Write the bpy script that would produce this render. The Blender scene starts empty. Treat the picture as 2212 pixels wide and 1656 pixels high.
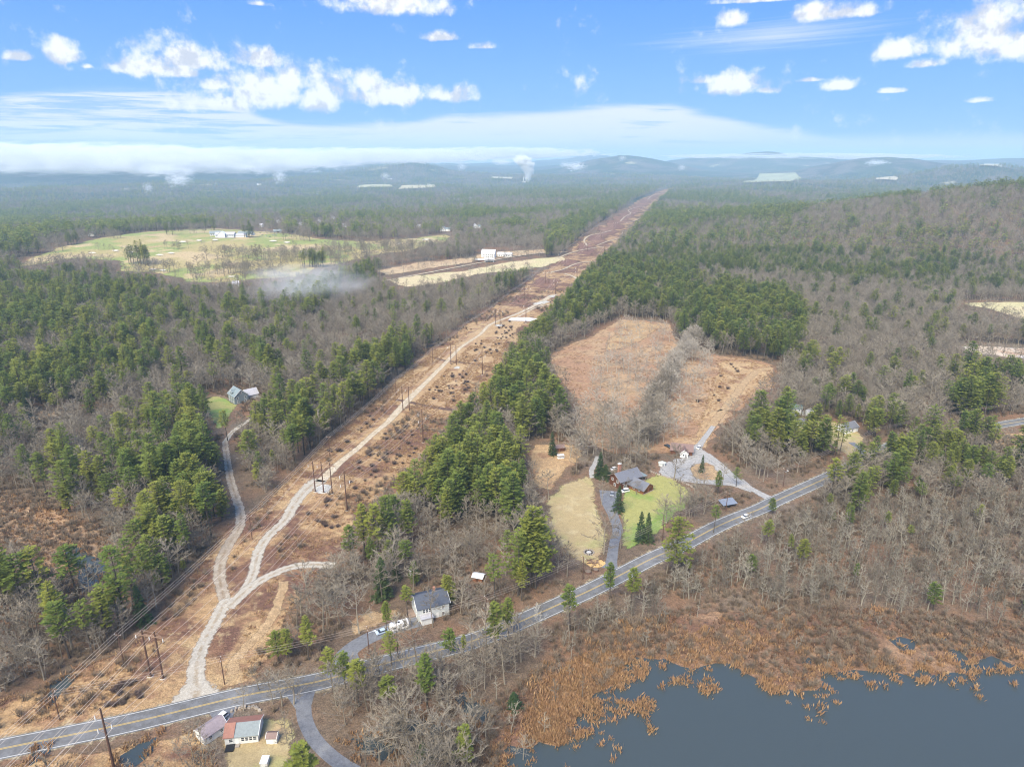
import bpy, math, random
import numpy as np
from mathutils import Vector, Matrix, geometry

random.seed(7)
RNG = np.random.default_rng(7)
SC = bpy.context.scene
COL = SC.collection

# ------------------------------------------------------------------ camera
CAMZ = 160.0
PITCH = math.radians(18.13)
FPX = 1475.6                     # focal length in units of a 2212 px wide survey grid
cam_data = bpy.data.cameras.new("camera")
cam_data.lens = 24.02
cam_data.sensor_width = 36.0
cam_data.clip_start = 1.0
cam_data.clip_end = 60000.0
cam = bpy.data.objects.new("camera", cam_data)
cam.location = (0, 0, CAMZ)
cam.rotation_euler = (math.radians(90) - PITCH, 0, 0)
COL.objects.link(cam)
SC.camera = cam

# ------------------------------------------------------------------ render look
SC.render.engine = 'CYCLES'
SC.view_settings.view_transform = 'Standard'
SC.view_settings.look = 'None'
SC.view_settings.gamma = 1.0
SC.view_settings.exposure = EXPOSURE = 1.22
SC.cycles.filter_width = 1.15
SC.cycles.max_bounces = 8
SC.cycles.diffuse_bounces = 2
SC.cycles.glossy_bounces = 2
SC.cycles.transmission_bounces = 2
SC.cycles.volume_bounces = 5
SC.cycles.transparent_max_bounces = 12
SC.cycles.use_denoising = True
try: SC.cycles.denoiser = 'OPENIMAGEDENOISE'; SC.cycles.denoising_prefilter = 'ACCURATE'
except Exception: pass
SC.cycles.sample_clamp_indirect = 6

# ------------------------------------------------------------------ sun
SUN_EL, SUN_AZ = math.radians(48), math.radians(205)   # azimuth clockwise from +Y
sd = bpy.data.lights.new("sun", 'SUN')
sd.energy = 3.5
sd.angle = math.radians(38)
sd.color = (1.0, 0.92, 0.76)
sun = bpy.data.objects.new("sun", sd)
sdir = Vector((math.sin(SUN_AZ) * math.cos(SUN_EL), math.cos(SUN_AZ) * math.cos(SUN_EL), math.sin(SUN_EL)))
sun.rotation_euler = (-sdir).to_track_quat('-Z', 'Y').to_euler()
sun.location = (0, 0, 900)
COL.objects.link(sun)

# ------------------------------------------------------------------ sky with clouds (function of direction only)
def dir_of(X, Y):
    r = (X - 1106) / FPX; u = (828 - Y) / FPX
    d = Vector((r, math.cos(PITCH) + u * math.sin(PITCH), -math.sin(PITCH) + u * math.cos(PITCH)))
    return d.normalized()
def azel(X, Y):
    d = dir_of(X, Y)
    return math.atan2(d.x, d.y), math.asin(d.z)

class NT:
    def __init__(s, tree): s.t = tree; s.n = tree.nodes; s.l = tree.links
    def new(s, ty, **kw):
        n = s.n.new(ty)
        for k, v in kw.items(): setattr(n, k, v)
        return n
    def put(s, sock, v):
        if hasattr(v, 'is_linked') or isinstance(v, bpy.types.NodeSocket): s.l.new(v, sock)
        else: sock.default_value = v
    def math(s, op, a, b=None, c=None, clamp=False):
        n = s.new('ShaderNodeMath', operation=op, use_clamp=clamp)
        s.put(n.inputs[0], a)
        if b is not None: s.put(n.inputs[1], b)
        if c is not None: s.put(n.inputs[2], c)
        return n.outputs[0]
    def vec(s, op, a, b=None, c=None):
        n = s.new('ShaderNodeVectorMath', operation=op)
        s.put(n.inputs[0], a)
        if b is not None: s.put(n.inputs[1], b)
        if c is not None: s.put(n.inputs[2], c)
        return n.outputs['Value'] if op in ('LENGTH', 'DOT_PRODUCT', 'DISTANCE') else n.outputs[0]
    def noise(s, vec, scale, detail=4, rough=0.55, dist=0.0, color=False):
        n = s.new('ShaderNodeTexNoise')
        s.l.new(vec, n.inputs['Vector'])
        n.inputs['Scale'].default_value = scale
        n.inputs['Detail'].default_value = detail
        n.inputs['Roughness'].default_value = rough
        n.inputs['Distortion'].default_value = dist
        return n.outputs['Color'] if color else n.outputs['Fac']
    def ramp(s, x, lo, hi, a=0.0, b=1.0, smooth=True):
        n = s.new('ShaderNodeMapRange', interpolation_type='SMOOTHSTEP' if smooth else 'LINEAR')
        s.put(n.inputs['Value'], x)
        s.put(n.inputs['From Min'], lo); s.put(n.inputs['From Max'], hi)
        s.put(n.inputs['To Min'], a); s.put(n.inputs['To Max'], b)
        return n.outputs['Result']
    def mix(s, f, a, b, blend='MIX'):
        n = s.new('ShaderNodeMix', data_type='RGBA', blend_type=blend)
        s.put(n.inputs[0], f)
        s.put(n.inputs[6], a if not isinstance(a, tuple) else (*a[:3], 1))
        s.put(n.inputs[7], b if not isinstance(b, tuple) else (*b[:3], 1))
        return n.outputs[2]

world = bpy.data.worlds.new("World")
SC.world = world
world.use_nodes = True
W = NT(world.node_tree)
for n in list(W.n): W.n.remove(n)
tc = W.new('ShaderNodeTexCoord')
D = tc.outputs['Generated']
sky = W.new('ShaderNodeTexSky', sky_type='NISHITA')
sky.sun_disc = False
sky.sun_elevation = SUN_EL
sky.sun_rotation = SUN_AZ
sky.altitude = 200
sky.air_density = 1.0
sky.dust_density = 0.4
sky.ozone_density = 2.0
sep = W.new('ShaderNodeSeparateXYZ'); W.l.new(D, sep.inputs[0])
el = W.math('ARCSINE', sep.outputs[2])
az = W.math('ARCTAN2', sep.outputs[0], sep.outputs[1])
ae = W.new('ShaderNodeCombineXYZ'); W.l.new(az, ae.inputs[0]); W.l.new(el, ae.inputs[1])
AE = ae.outputs[0]
# noise for the cloud outlines and for their painted shading
n1 = W.noise(D, 15.0, 9, 0.60, 0.2)
n2 = W.noise(D, 42.0, 7, 0.62)
n3 = W.noise(W.vec('ADD', D, (0.004, 0, 0.016)), 15.0, 9, 0.60, 0.2)
# every cumulus: centre (x, y) and half axes (rx, ry) surveyed on the grid
CUM = [(300,140,98,22),(420,126,100,32),(560,128,66,20),(385,152,52,16),
       (560,190,112,40),(630,166,48,36),(682,212,36,28),(470,215,76,26),(470,182,48,16),
       (820,202,90,24),(790,182,24,26),(880,205,36,22),(973,203,48,18),(140,117,42,22),(48,123,26,9),(190,142,14,7),
       (840,6,100,26),(952,80,36,9),(1048,100,24,7),
       (1590,183,88,24),(1520,172,36,12),(1650,193,30,9),(1815,182,38,13),(1750,173,26,4),(1945,105,60,22),(2000,136,34,10),
       (2120,70,100,56),(2200,95,60,36),(2066,88,44,38),(1760,26,40,18),(1830,26,72,14),(1578,38,26,18),(1640,0,88,6),
       (2120,216,26,6),(1925,196,26,5),(557,8,18,6)]
best = None
for (x, y, rx, ry) in CUM:
    a0, e0 = azel(x, y); a1, _ = azel(x + rx, y); _, e1 = azel(x, y - ry)
    sx, sy = 1 / max(1e-3, abs(a1 - a0)), 1 / max(1e-3, abs(e1 - e0))
    v = W.vec('MULTIPLY', W.vec('SUBTRACT', AE, (a0, e0 - 0.35 / sy, 0)), (sx, sy * 0.8, 0))
    v = W.vec('MAXIMUM', v, W.vec('MULTIPLY', v, (-1, -2.4, 0)))
    d = W.math('SUBTRACT', 1.0, W.vec('LENGTH', v))
    best = d if best is None else W.math('SMOOTH_MAX', best, d, 0.12)
# the same kind of small cumulus goes on outside this field of view
sp = W.vec('MULTIPLY', D, (2.2, 2.2, 6.0))
gen = W.math('MULTIPLY', W.math('SUBTRACT', W.noise(sp, 1.7, 3, 0.5), 0.60), 6.0)
behind = W.ramp(sep.outputs[1], 0.60, 0.40)
gen = W.math('SUBTRACT', W.math('MULTIPLY', W.math('ADD', gen, 1.0), behind), 1.0)
best = W.math('MAXIMUM', best, gen)
field = W.math('ADD', best, W.math('MULTIPLY', W.math('SUBTRACT', n1, 0.50), 3.4))
field = W.math('ADD', field, W.math('MULTIPLY', W.math('SUBTRACT', n2, 0.50), 3.2))
cum = W.ramp(field, -0.62, 0.62)
# thin stratus streaks close to the horizon
st = W.vec('MULTIPLY', AE, (2.2, 26.0, 1.0))
s1 = W.noise(st, 2.3, 6, 0.6, 0.6)
s2 = W.noise(W.vec('MULTIPLY', AE, (5.0, 90.0, 1.0)), 1.8, 5, 0.62, 0.5)
elo = W.math('ADD', el, W.math('MULTIPLY', W.math('SUBTRACT', s1, 0.5), 0.022))
# height of the upper edge of the stratus against azimuth
fc = W.new('ShaderNodeFloatCurve')
W.l.new(W.math('ADD', W.math('MULTIPLY', az, 0.5), 0.5), fc.inputs['Value'])
pts = [(0.0, .5)]
for X_, Y_ in [(-200,215),(60,198),(300,190),(480,208),(640,262),(820,262),(1000,245),(1200,238),(1400,222),(1520,238),(1700,276),(1900,296),(2212,312)]:
    a_, e_ = azel(X_, Y_); pts.append((a_ * .5 + .5, e_ * 5))
pts.append((1.0, .3))
cv = fc.mapping.curves[0]
cv.points[0].location = pts[0]; cv.points[1].location = pts[-1]
for p_ in pts[1:-1]: cv.points.new(*p_)
fc.mapping.update()
top = W.math('MULTIPLY', fc.outputs[0], 0.2)
band = W.ramp(W.math('SUBTRACT', elo, top), 0.003, -0.010)
patch = W.math('ADD', W.math('MULTIPLY', s2, 0.5), W.math('MULTIPLY', s1, 0.5))
leftness = W.ramp(az, -0.12, -0.42)
thr = W.math('ADD', 0.40, W.math('MULTIPLY', leftness, 0.09))
band = W.math('MULTIPLY', band, W.ramp(W.math('SUBTRACT', patch, thr), -0.07, 0.05, 0.20, 0.98))
band = W.math('MULTIPLY', band, W.ramp(az, 0.55, 0.22, 0.55, 1.0))
haze_b = W.ramp(el, 0.034, 0.014, 0.0, 0.90)
band = W.math('MAXIMUM', band, haze_b)
# one long fanned cirrus streak
a0, e0 = azel(1660, 78)
v = W.vec('SUBTRACT', AE, (a0, e0, 0))
rot = W.new('ShaderNodeVectorRotate', rotation_type='Z_AXIS'); W.l.new(v, rot.inputs['Vector']); rot.inputs['Angle'].default_value = -0.035
v = W.vec('MULTIPLY', rot.outputs[0], (5.6, 46.0, 1))
cir = W.ramp(W.math('ADD', W.math('SUBTRACT', 1.0, W.vec('LENGTH', v)), W.math('MULTIPLY', W.math('SUBTRACT', W.noise(W.vec('MULTIPLY', v, (0.5, 2.6, 1)), 2.0, 4, 0.6), 0.5), 1.6)), 0.0, 1.3, 0.0, 0.62)
# colours
lum = W.new('ShaderNodeHueSaturation'); lum.inputs['Saturation'].default_value = 1.0
W.l.new(sky.outputs[0], lum.inputs['Color'])
blue = W.mix(1.0, lum.outputs[0], (0.66, 0.92, 1.24), 'MULTIPLY')
flat = W.ramp(el, 0.0, 0.30)
blue = W.mix(0.88, blue, W.mix(flat, (1.9, 4.1, 8.0), (0.62, 2.55, 8.1)))
under = W.ramp(W.math('SUBTRACT', n3, n1), -0.03, 0.07)  # top light on the puffs imitated in colour: undersides painted grey
wcol = W.mix(W.math('MULTIPLY', under, 0.85), (8.9, 8.9, 9.0), (5.2, 5.5, 6.5))
bcol = (7.5, 7.75, 8.5)
c = W.mix(W.math('MULTIPLY', cir, 1.0), blue, bcol)
c = W.mix(band, c, bcol)
c = W.mix(W.math('MULTIPLY', cum, 0.97), c, wcol)
bg = W.new('ShaderNodeBackground'); W.l.new(c, bg.inputs[0]); bg.inputs[1].default_value = 0.055
wo = W.new('ShaderNodeOutputWorld'); W.l.new(bg.outputs[0], wo.inputs[0])

# ------------------------------------------------------------------ helpers
def tag(o, label=None, cat=None, group=None, kind=None):
    if label: o['label'] = label
    if cat: o['category'] = cat
    if group: o['group'] = group
    if kind: o['kind'] = kind
    return o
def link(o, parent=None):
    COL.objects.link(o)
    if parent is not None: o.parent = parent
    return o
def mesh_obj(name, verts, faces, mats, parent=None, midx=None, smooth=False):
    me = bpy.data.meshes.new(name)
    me.from_pydata([tuple(v) for v in verts], [], faces)
    for m in (mats if isinstance(mats, (list, tuple)) else [mats]): me.materials.append(m)
    if midx is not None: me.polygons.foreach_set('material_index', np.asarray(midx, dtype=np.int32))
    if smooth: me.polygons.foreach_set('use_smooth', [True] * len(me.polygons))
    me.update()
    return link(bpy.data.objects.new(name, me), parent)
def empty(name, loc, rz=0.0):
    e = bpy.data.objects.new(name, None)
    e.location = loc; e.rotation_euler = (0, 0, rz); e.empty_display_size = 0.5
    COL.objects.link(e)
    return e

def vnoise(x, y, seed=0):
    x = np.asarray(x, float); y = np.asarray(y, float)
    xi = np.floor(x).astype(np.int64); yi = np.floor(y).astype(np.int64)
    fx = x - xi; fy = y - yi
    fx = fx * fx * (3 - 2 * fx); fy = fy * fy * (3 - 2 * fy)
    def h(a, b):
        n = (a * 374761393 + b * 668265263 + seed * 1442695041) & 0xffffffff
        n = ((n ^ (n >> 13)) * 1274126177) & 0xffffffff
        return ((n ^ (n >> 16)) & 0xffff) / 65535.0
    return (h(xi, yi) * (1 - fx) + h(xi + 1, yi) * fx) * (1 - fy) + (h(xi, yi + 1) * (1 - fx) + h(xi + 1, yi + 1) * fx) * fy
def fbm(x, y, seed=0, o=4):
    s = 0; a = 1; t = 0
    for k in range(o):
        s = s + a * vnoise(x * 2 ** k, y * 2 ** k, seed + k * 17); t += a; a *= 0.5
    return s / t
def sstep(x, a, b):
    t = np.clip((np.asarray(x, float) - a) / (b - a), 0, 1)
    return t * t * (3 - 2 * t)

def H(x, y):
    x = np.asarray(x, float); y = np.asarray(y, float)
    r = np.hypot(x, y); az = np.arctan2(x, y)
    h = 20 * np.exp(-((x + 600) / 560) ** 2 - ((y - 1330) / 300) ** 2)
    h = h + 112 * np.exp(-((x - 1330) / 600) ** 2 - ((y - 1500) / 600) ** 2) * sstep(r, 1000, 1500)
    left = sstep(-az, -0.10, 0.25)
    h = h - (20 + 30 * left) * sstep(r, 1750, 3200)
    for xa, rr_, hh_, sa, sr in ((880, 7600, 165, .085, 600), (1340, 9000, 168, .075, 700), (1880, 8200, 150, .10, 650), (330, 8600, 150, .14, 700), (2080, 6000, 105, .09, 500), (1600, 11500, 165, .10, 800), (620, 11000, 185, .12, 800)):
        h = h + hh_ * (.75 + .5 * fbm(az * 22, r / 900, 77, 3)) * np.exp(-((az - math.atan((xa - 1106) / FPX)) / sa) ** 2 - ((r - rr_) / sr) ** 2)
    far = sstep(r, 3200, 7000)
    h = h + far * (fbm(x / 1300, y / 1700, 3) - 0.5) * 170
    rd = sstep(r, 6500, 12500)
    ridge = fbm(az * 9 + 20, r / 4200, 9, 5)
    h = h + rd * (36 + 110 * ridge + 28 * vnoise(az * 30, r / 2500, 5))
    h = h + 135 * np.exp(-((az - 0.115) / 0.040) ** 2 - ((r - 16500) / 1500) ** 2)
    h = h + 75 * np.exp(-((az - 0.10) / 0.10) ** 2 - ((r - 16500) / 1500) ** 2)
    h = h + 75 * np.exp(-((az - 0.29) / 0.035) ** 2 - ((r - 16500) / 1500) ** 2)
    h = h + 75 * np.exp(-((az - 0.37) / 0.12) ** 2 - ((r - 16500) / 1500) ** 2)
    return np.where(r < 800, 0, h * sstep(r, 700, 1000))

def P(X, Y):
    """survey grid point -> point on the terrain"""
    d = dir_of(X, Y)
    if d.z > -0.004: d.z = -0.004
    t = CAMZ / -d.z
    if t < 700: return (d.x * t, d.y * t, 0.0)
    ts = np.linspace(500, 20000, 3200)
    below = (CAMZ + d.z * ts) < H(d.x * ts, d.y * ts)
    t = ts[np.argmax(below)] if below.any() else 19000
    a, b = t - 8, t
    for _ in range(18):
        m = (a + b) / 2
        if CAMZ + d.z * m < H(d.x * m, d.y * m): b = m
        else: a = m
    return (d.x * b, d.y * b, float(H(d.x * b, d.y * b)))
def proj(x, y, z):
    """terrain points -> survey grid (used to look things up on the land-cover map)"""
    zz = z - CAMZ
    dep = y * math.cos(PITCH) - zz * math.sin(PITCH)
    up = y * math.sin(PITCH) + zz * math.cos(PITCH)
    dep = np.maximum(dep, 1e-3)
    return 1106 + FPX * x / dep, 828 - FPX * up / dep, dep
def pip(px, py, poly):
    inside = np.zeros(np.shape(px), bool)
    n = len(poly)
    for i in range(n):
        x0, y0 = poly[i][:2]; x1, y1 = poly[(i + 1) % n][:2]
        if y0 == y1: continue
        c = ((y0 > py) != (y1 > py)) & (px < (x1 - x0) * (py - y0) / (y1 - y0) + x0)
        inside ^= c
    return inside

# ------------------------------------------------------------------ materials
def base_mat(name, rough=0.9):
    m = bpy.data.materials.new(name); m.use_nodes = True
    N = NT(m.node_tree)
    b = N.n['Principled BSDF']
    b.inputs['Roughness'].default_value = rough
    b.inputs['Specular IOR Level'].default_value = 0.15
    return m, N, b
def ground_mat(name, c0, layers, feather=False, bump=0.0, bscale=1.0, rough=0.95, spec=0.15, fscale=0.4, fspread=0.55, crunch=1.0, centre=None):
    """layers: (colour, noise scale per metre, lo, hi, strength, stretch)"""
    m, N, b = base_mat(name, rough)
    b.inputs['Specular IOR Level'].default_value = spec
    g = N.new('ShaderNodeNewGeometry').outputs['Position']
    col = (*c0, 1)
    for L in layers:
        c, sc_, lo, hi, st = L[:5]
        vec = g
        if len(L) > 5: vec = N.vec('MULTIPLY', g, L[5])
        f = N.math('MULTIPLY', N.ramp(N.noise(vec, sc_, 5, 0.6), lo, hi), st)
        col = N.mix(f, col, c)
    if centre:      # grass left standing between the wheel ruts
        ca = N.new('ShaderNodeAttribute', attribute_name='edge').outputs['Fac']
        col = N.mix(N.math('MULTIPLY', N.ramp(ca, .86, .98), N.ramp(N.noise(g, .35, 4, .7), .35, .6, 0, .75)), col if not isinstance(col, tuple) else col[:3], centre)
    # fine tufts, leaves and pebbles
    cr = N.math('MULTIPLY', N.ramp(N.noise(g, 1.9, 6, 0.78), 0.34, 0.66, 1 - 0.42 * crunch, 1 + 0.34 * crunch), N.ramp(N.noise(g, 0.42, 5, 0.7), 0.35, 0.65, 1 - 0.2 * crunch, 1 + 0.18 * crunch))
    crv = N.new('ShaderNodeCombineColor')
    for k_ in range(3): N.l.new(cr, crv.inputs[k_])
    col = N.mix(1.0, col if not isinstance(col, tuple) else col[:3], crv.outputs[0], 'MULTIPLY')
    if isinstance(col, tuple): b.inputs['Base Color'].default_value = col
    else: N.l.new(col, b.inputs['Base Color'])
    if bump:
        bn = N.new('ShaderNodeBump'); bn.inputs['Strength'].default_value = 1.0
        bn.inputs['Distance'].default_value = bump
        N.l.new(N.noise(g, bscale, 4, 0.6), bn.inputs['Height'])
        N.l.new(bn.outputs[0], b.inputs['Normal'])
    if feather:
        at = N.new('ShaderNodeAttribute', attribute_name='edge')
        k = N.math('ADD', at.outputs['Fac'], N.math('MULTIPLY', N.math('SUBTRACT', N.noise(g, fscale, 5, 0.65), 0.5), fspread * 2))
        k = N.ramp(k, 0.38, 0.62)
        k = N.math('MULTIPLY', k, N.ramp(at.outputs['Fac'], 0.0, 0.1))
        tr = N.new('ShaderNodeBsdfTransparent'); mx = N.new('ShaderNodeMixShader')
        N.l.new(k, mx.inputs[0]); N.l.new(tr.outputs[0], mx.inputs[1]); N.l.new(b.outputs[0], mx.inputs[2])
        N.l.new(mx.outputs[0], N.n['Material Output'].inputs['Surface'])
    return m
def flat_mat(name, c, rough=0.7, var=0.12, scale=2.0, spec=0.3, metal=0.0):
    m, N, b = base_mat(name, rough)
    b.inputs['Specular IOR Level'].default_value = spec
    b.inputs['Metallic'].default_value = metal
    tcn = N.new('ShaderNodeTexCoord').outputs['Object']
    f = N.noise(tcn, scale, 5, 0.6)
    d = tuple(max(0, v * (1 - var * 2)) for v in c); e = tuple(min(1, v * (1 + var)) for v in c)
    N.l.new(N.mix(f, d, e), b.inputs['Base Color'])
    return m
# ------------------------------------------------------------------ the terrain sheet
def build_ground():
    rs = [0.0]
    r = 40.0
    while r < 19000:
        rs.append(r); r *= 1.022 if r < 900 else (1.016 if r < 9000 else 1.03)
    azs = list(np.radians(np.concatenate([np.linspace(-62, 62, 249), np.linspace(66, 294, 58)])))
    R, A = np.meshgrid(np.array(rs[1:]), np.array(azs), indexing='ij')
    X = R * np.sin(A); Y = R * np.cos(A); Z = H(X, Y)
    verts = [(0, 0, 0)] + list(zip(X.ravel(), Y.ravel(), Z.ravel()))
    na = len(azs); nr = len(rs) - 1; faces = []
    for j in range(na):
        faces.append((0, 1 + (j + 1) % na, 1 + j))
    for i in range(nr - 1):
        o = 1 + i * na
        for j in range(na):
            k = (j + 1) % na
            faces.append((o + j, o + k, o + na + k, o + na + j))
    m, N, b = base_mat('forest_floor')
    g = N.new('ShaderNodeNewGeometry').outputs['Position']
    rust, brown, dark, tan, grey = (0.200, 0.115, 0.068), (0.140, 0.100, 0.068), (0.065, 0.050, 0.036), (0.28, 0.20, 0.115), (0.17, 0.142, 0.108)
    c = N.mix(N.ramp(N.noise(g, 0.030, 5, 0.6), 0.40, 0.62), brown, rust)
    c = N.mix(N.math('MULTIPLY', N.ramp(N.noise(g, 0.016, 4, 0.6), 0.50, 0.66), 0.7), c, grey)
    c = N.mix(N.math('MULTIPLY', N.ramp(N.noise(g, 0.9, 5, 0.7), 0.50, 0.70), 0.65), c, dark)
    c = N.mix(N.math('MULTIPLY', N.ramp(N.noise(g, 0.45, 5, 0.7), 0.56, 0.75), 0.5), c, tan)
    # distant woodland canopy: only for the country too far away for single trees
    rr = N.vec('LENGTH', g)
    canopy_g = (0.045, 0.066, 0.036); canopy_b = (0.135, 0.115, 0.100)
    cc = N.mix(N.ramp(N.noise(g, 0.0016, 6, 0.66), 0.46, 0.54), canopy_b, canopy_g)
    cc = N.mix(N.math('MULTIPLY', N.ramp(N.noise(g, 0.05, 4, 0.7), 0.40, 0.66), 0.6), cc, (0.03, 0.04, 0.03))
    cc = N.mix(N.ramp(N.noise(g, 0.0027, 4, 0.5), 0.66, 0.69), cc, (0.34, 0.31, 0.20))
    cc = N.mix(N.math('MULTIPLY', N.ramp(N.noise(g, 0.0060, 5, 0.6), 0.52, 0.60), 0.7), cc, (0.020, 0.034, 0.024))
    c = N.mix(N.ramp(rr, 2300, 3400), c, cc)
    cr = N.math('MULTIPLY', N.ramp(N.noise(g, 1.9, 6, 0.78), 0.34, 0.66, 0.55, 1.4), N.ramp(N.noise(g, 0.42, 5, 0.7), 0.35, 0.65, 0.8, 1.2))
    crv = N.new('ShaderNodeCombineColor')
    for k_ in range(3): N.l.new(cr, crv.inputs[k_])
    c = N.mix(1.0, c, crv.outputs[0], 'MULTIPLY')
    N.l.new(c, b.inputs['Base Color'])
    bn = N.new('ShaderNodeBump'); bn.inputs['Distance'].default_value = 0.25
    N.l.new(N.noise(g, 0.8, 4, 0.65), bn.inputs['Height']); N.l.new(bn.outputs[0], b.inputs['Normal'])
    o = mesh_obj('ground', verts, faces, m, smooth=True)
    tag(o, 'leaf-strewn woodland ground running out to the far hills', kind='structure')
build_ground()

# ------------------------------------------------------------------ sheets laid on the terrain
def catmull(pts, n=8):
    out = []
    p = [np.array(q, float) for q in pts]
    p = [2 * p[0] - p[1]] + p + [2 * p[-1] - p[-2]]
    for i in range(1, len(p) - 2):
        for k in range(n):
            t = k / n
            out.append(0.5 * ((2 * p[i]) + (-p[i - 1] + p[i + 1]) * t + (2 * p[i - 1] - 5 * p[i] + 4 * p[i + 1] - p[i + 2]) * t * t + (-p[i - 1] + 3 * p[i] - 3 * p[i + 1] + p[i + 2]) * t ** 3))
    out.append(p[-2])
    return np.array(out)
def lift(x, y, z): return z * (1 + np.maximum(0, np.hypot(x, y) - 700) / 25)
WORLD_POLYS = {}
def outline(poly, wob=0.0, seed=0, closed=True):
    """survey polygon -> world outline, finely divided with irregular edges"""
    w = [np.array(P(*q)[:2]) for q in poly]
    out = []
    n = len(w)
    for i in range(n):
        a, b_ = w[i], w[(i + 1) % n]
        L = np.hypot(*(b_ - a)); d = max(2.0, 0.012 * np.hypot(*a))
        k = max(1, int(L / d))
        for j in range(k):
            q = a + (b_ - a) * j / k
            if wob:
                nrm = np.array([-(b_ - a)[1], (b_ - a)[0]]) / max(L, 1e-6)
                s = wob
                q = q + nrm * s * 2 * (float(fbm(q[0] / (s * 4), q[1] / (s * 4), seed)) - 0.5)
            out.append(q)
    return np.array(out)
def seg_dist(pts, pl):
    d = np.full(len(pts), 1e9)
    n = len(pl)
    for i in range(n):
        a = pl[i]; b_ = pl[(i + 1) % n]; ab = b_ - a
        t = np.clip(((pts - a) @ ab) / max(1e-9, ab @ ab), 0, 1)
        d = np.minimum(d, np.hypot(*(pts - (a + t[:, None] * ab)).T))
    return d
def sheet(name, poly, mat, z, feather=0.0, wob=0.0, seed=1, spacing=None, label=None, holes=()):
    ol = outline(poly, wob, seed)
    WORLD_POLYS[name + str(seed)] = ol
    lo, hi = ol.min(0), ol.max(0)
    dist = np.hypot(*((lo + hi) / 2))
    sp = spacing or max(2.5, 0.014 * dist, math.sqrt((hi - lo)[0] * (hi - lo)[1] / 5000))
    def inner(sp, r0, r1):
        gx, gy = np.meshgrid(np.arange(lo[0], hi[0], sp), np.arange(lo[1], hi[1], sp))
        q = np.stack([gx.ravel(), gy.ravel()], 1) + (RNG.random((gx.size, 2)) - 0.5) * sp * 0.3
        rr = np.hypot(q[:, 0], q[:, 1]); q = q[(rr >= r0) & (rr < r1)]
        q = q[pip(q[:, 0], q[:, 1], ol)]
        return q[seg_dist(q, ol) > sp * 0.35] if len(q) else q
    if sp > 20 and feather and feather < 10: pts = np.concatenate([inner(6, 0, 700), inner(13, 700, 1500), inner(sp, 1500, 1e6)])
    else: pts = inner(sp, 0, 1e6)
    allp = [Vector(p) for p in ol] + [Vector(p) for p in pts]
    n = len(ol)
    vs, es, fs, *_ = geometry.delaunay_2d_cdt(allp, [(i, (i + 1) % n) for i in range(n)], [], 1, 1e-5)
    xy = np.array([(v.x, v.y) for v in vs])
    zz = H(xy[:, 0], xy[:, 1]) + lift(xy[:, 0], xy[:, 1], z)
    faces = []
    for f in fs:
        a, b_, c = [xy[i] for i in f[:3]]
        cr = (b_[0] - a[0]) * (c[1] - a[1]) - (b_[1] - a[1]) * (c[0] - a[0])
        faces.append(tuple(f) if cr > 0 else tuple(reversed(f)))
    o = mesh_obj(name, np.column_stack([xy, zz]), faces, mat)
    if feather:
        e = np.clip(seg_dist(xy, ol) / feather, 0, 1)
        at = o.data.attributes.new('edge', 'FLOAT', 'POINT'); at.data.foreach_set('value', e.astype(np.float32))
    tag(o, label, kind='structure')
    return o
ROADS = []      # (world centreline, half width)
def ribbon(name, line, width, mat, z, label=None, off=0.0, feather=False, world=None, widths=None, kind='structure', parent=None):
    cl = world if world is not None else catmull([P(*q)[:2] for q in line], 10)
    t = np.gradient(cl, axis=0); t /= np.maximum(1e-9, np.hypot(t[:, 0], t[:, 1]))[:, None]
    nrm = np.column_stack([-t[:, 1], t[:, 0]])
    w = np.full(len(cl), width) if widths is None else np.interp(np.linspace(0, 1, len(cl)), np.linspace(0, 1, len(widths)), widths)
    prof = [-1, -0.7, -0.35, 0, 0.35, 0.7, 1] if feather else [-1, 0, 1]
    ed = [0, 0.4, 0.8, 1, 0.8, 0.4, 0] if feather else [1, 1, 1]
    verts = []; e = []
    for i in range(len(cl)):
        for k, s in enumerate(prof):
            q = cl[i] + nrm[i] * (off + s * w[i] / 2)
            verts.append((q[0], q[1], float(H(*q)) + float(lift(q[0], q[1], z)))); e.append(ed[k])
    m = len(prof)
    faces = [(i * m + k, i * m + k + 1, (i + 1) * m + k + 1, (i + 1) * m + k) for i in range(len(cl) - 1) for k in range(m - 1)]
    faces = [tuple(reversed(f)) for f in faces]
    o = mesh_obj(name, verts, faces, mat, parent)
    if o.data.polygons[0].normal.z < 0: o.data.flip_normals()
    at = o.data.attributes.new('edge', 'FLOAT', 'POINT'); at.data.foreach_set('value', np.array(e, np.float32))
    tag(o, label, kind=kind)
    if off == 0 and parent is None: ROADS.append((cl, float(np.max(w)) / 2))
    return cl

# ---- survey of the roads and tracks
L_MAIN = [(-160,1650),(0,1617),(150,1587),(300,1556),(517,1504),(683,1472),(787,1444),(904,1414),(1020,1384),(1107,1349),(1171,1321),(1231,1294),(1271,1276),(1337,1243),(1404,1208),(1475,1176),(1541,1141),(1585,1121),(1641,1099),(1675,1082),(1748,1049),(1785,1032),(1848,1002),(1895,979),(1941,957),(2020,940),(2108,926),(2212,909),(2330,890)]
asphalt = ground_mat('asphalt', (0.128, 0.125, 0.122), [((0.20, 0.205, 0.215), 0.35, 0.4, 0.7, 0.7), ((0.10, 0.10, 0.11), 1.2, 0.55, 0.75, 0.5), ((0.23, 0.23, 0.235), 0.05, 0.5, 0.65, 0.4)], rough=0.85, spec=0.3, crunch=0.35)
white_line = flat_mat('white_road_paint', (0.72, 0.72, 0.68), 0.6, 0.15)
yellow_line = flat_mat('yellow_road_paint', (0.62, 0.43, 0.12), 0.6, 0.15)
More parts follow.
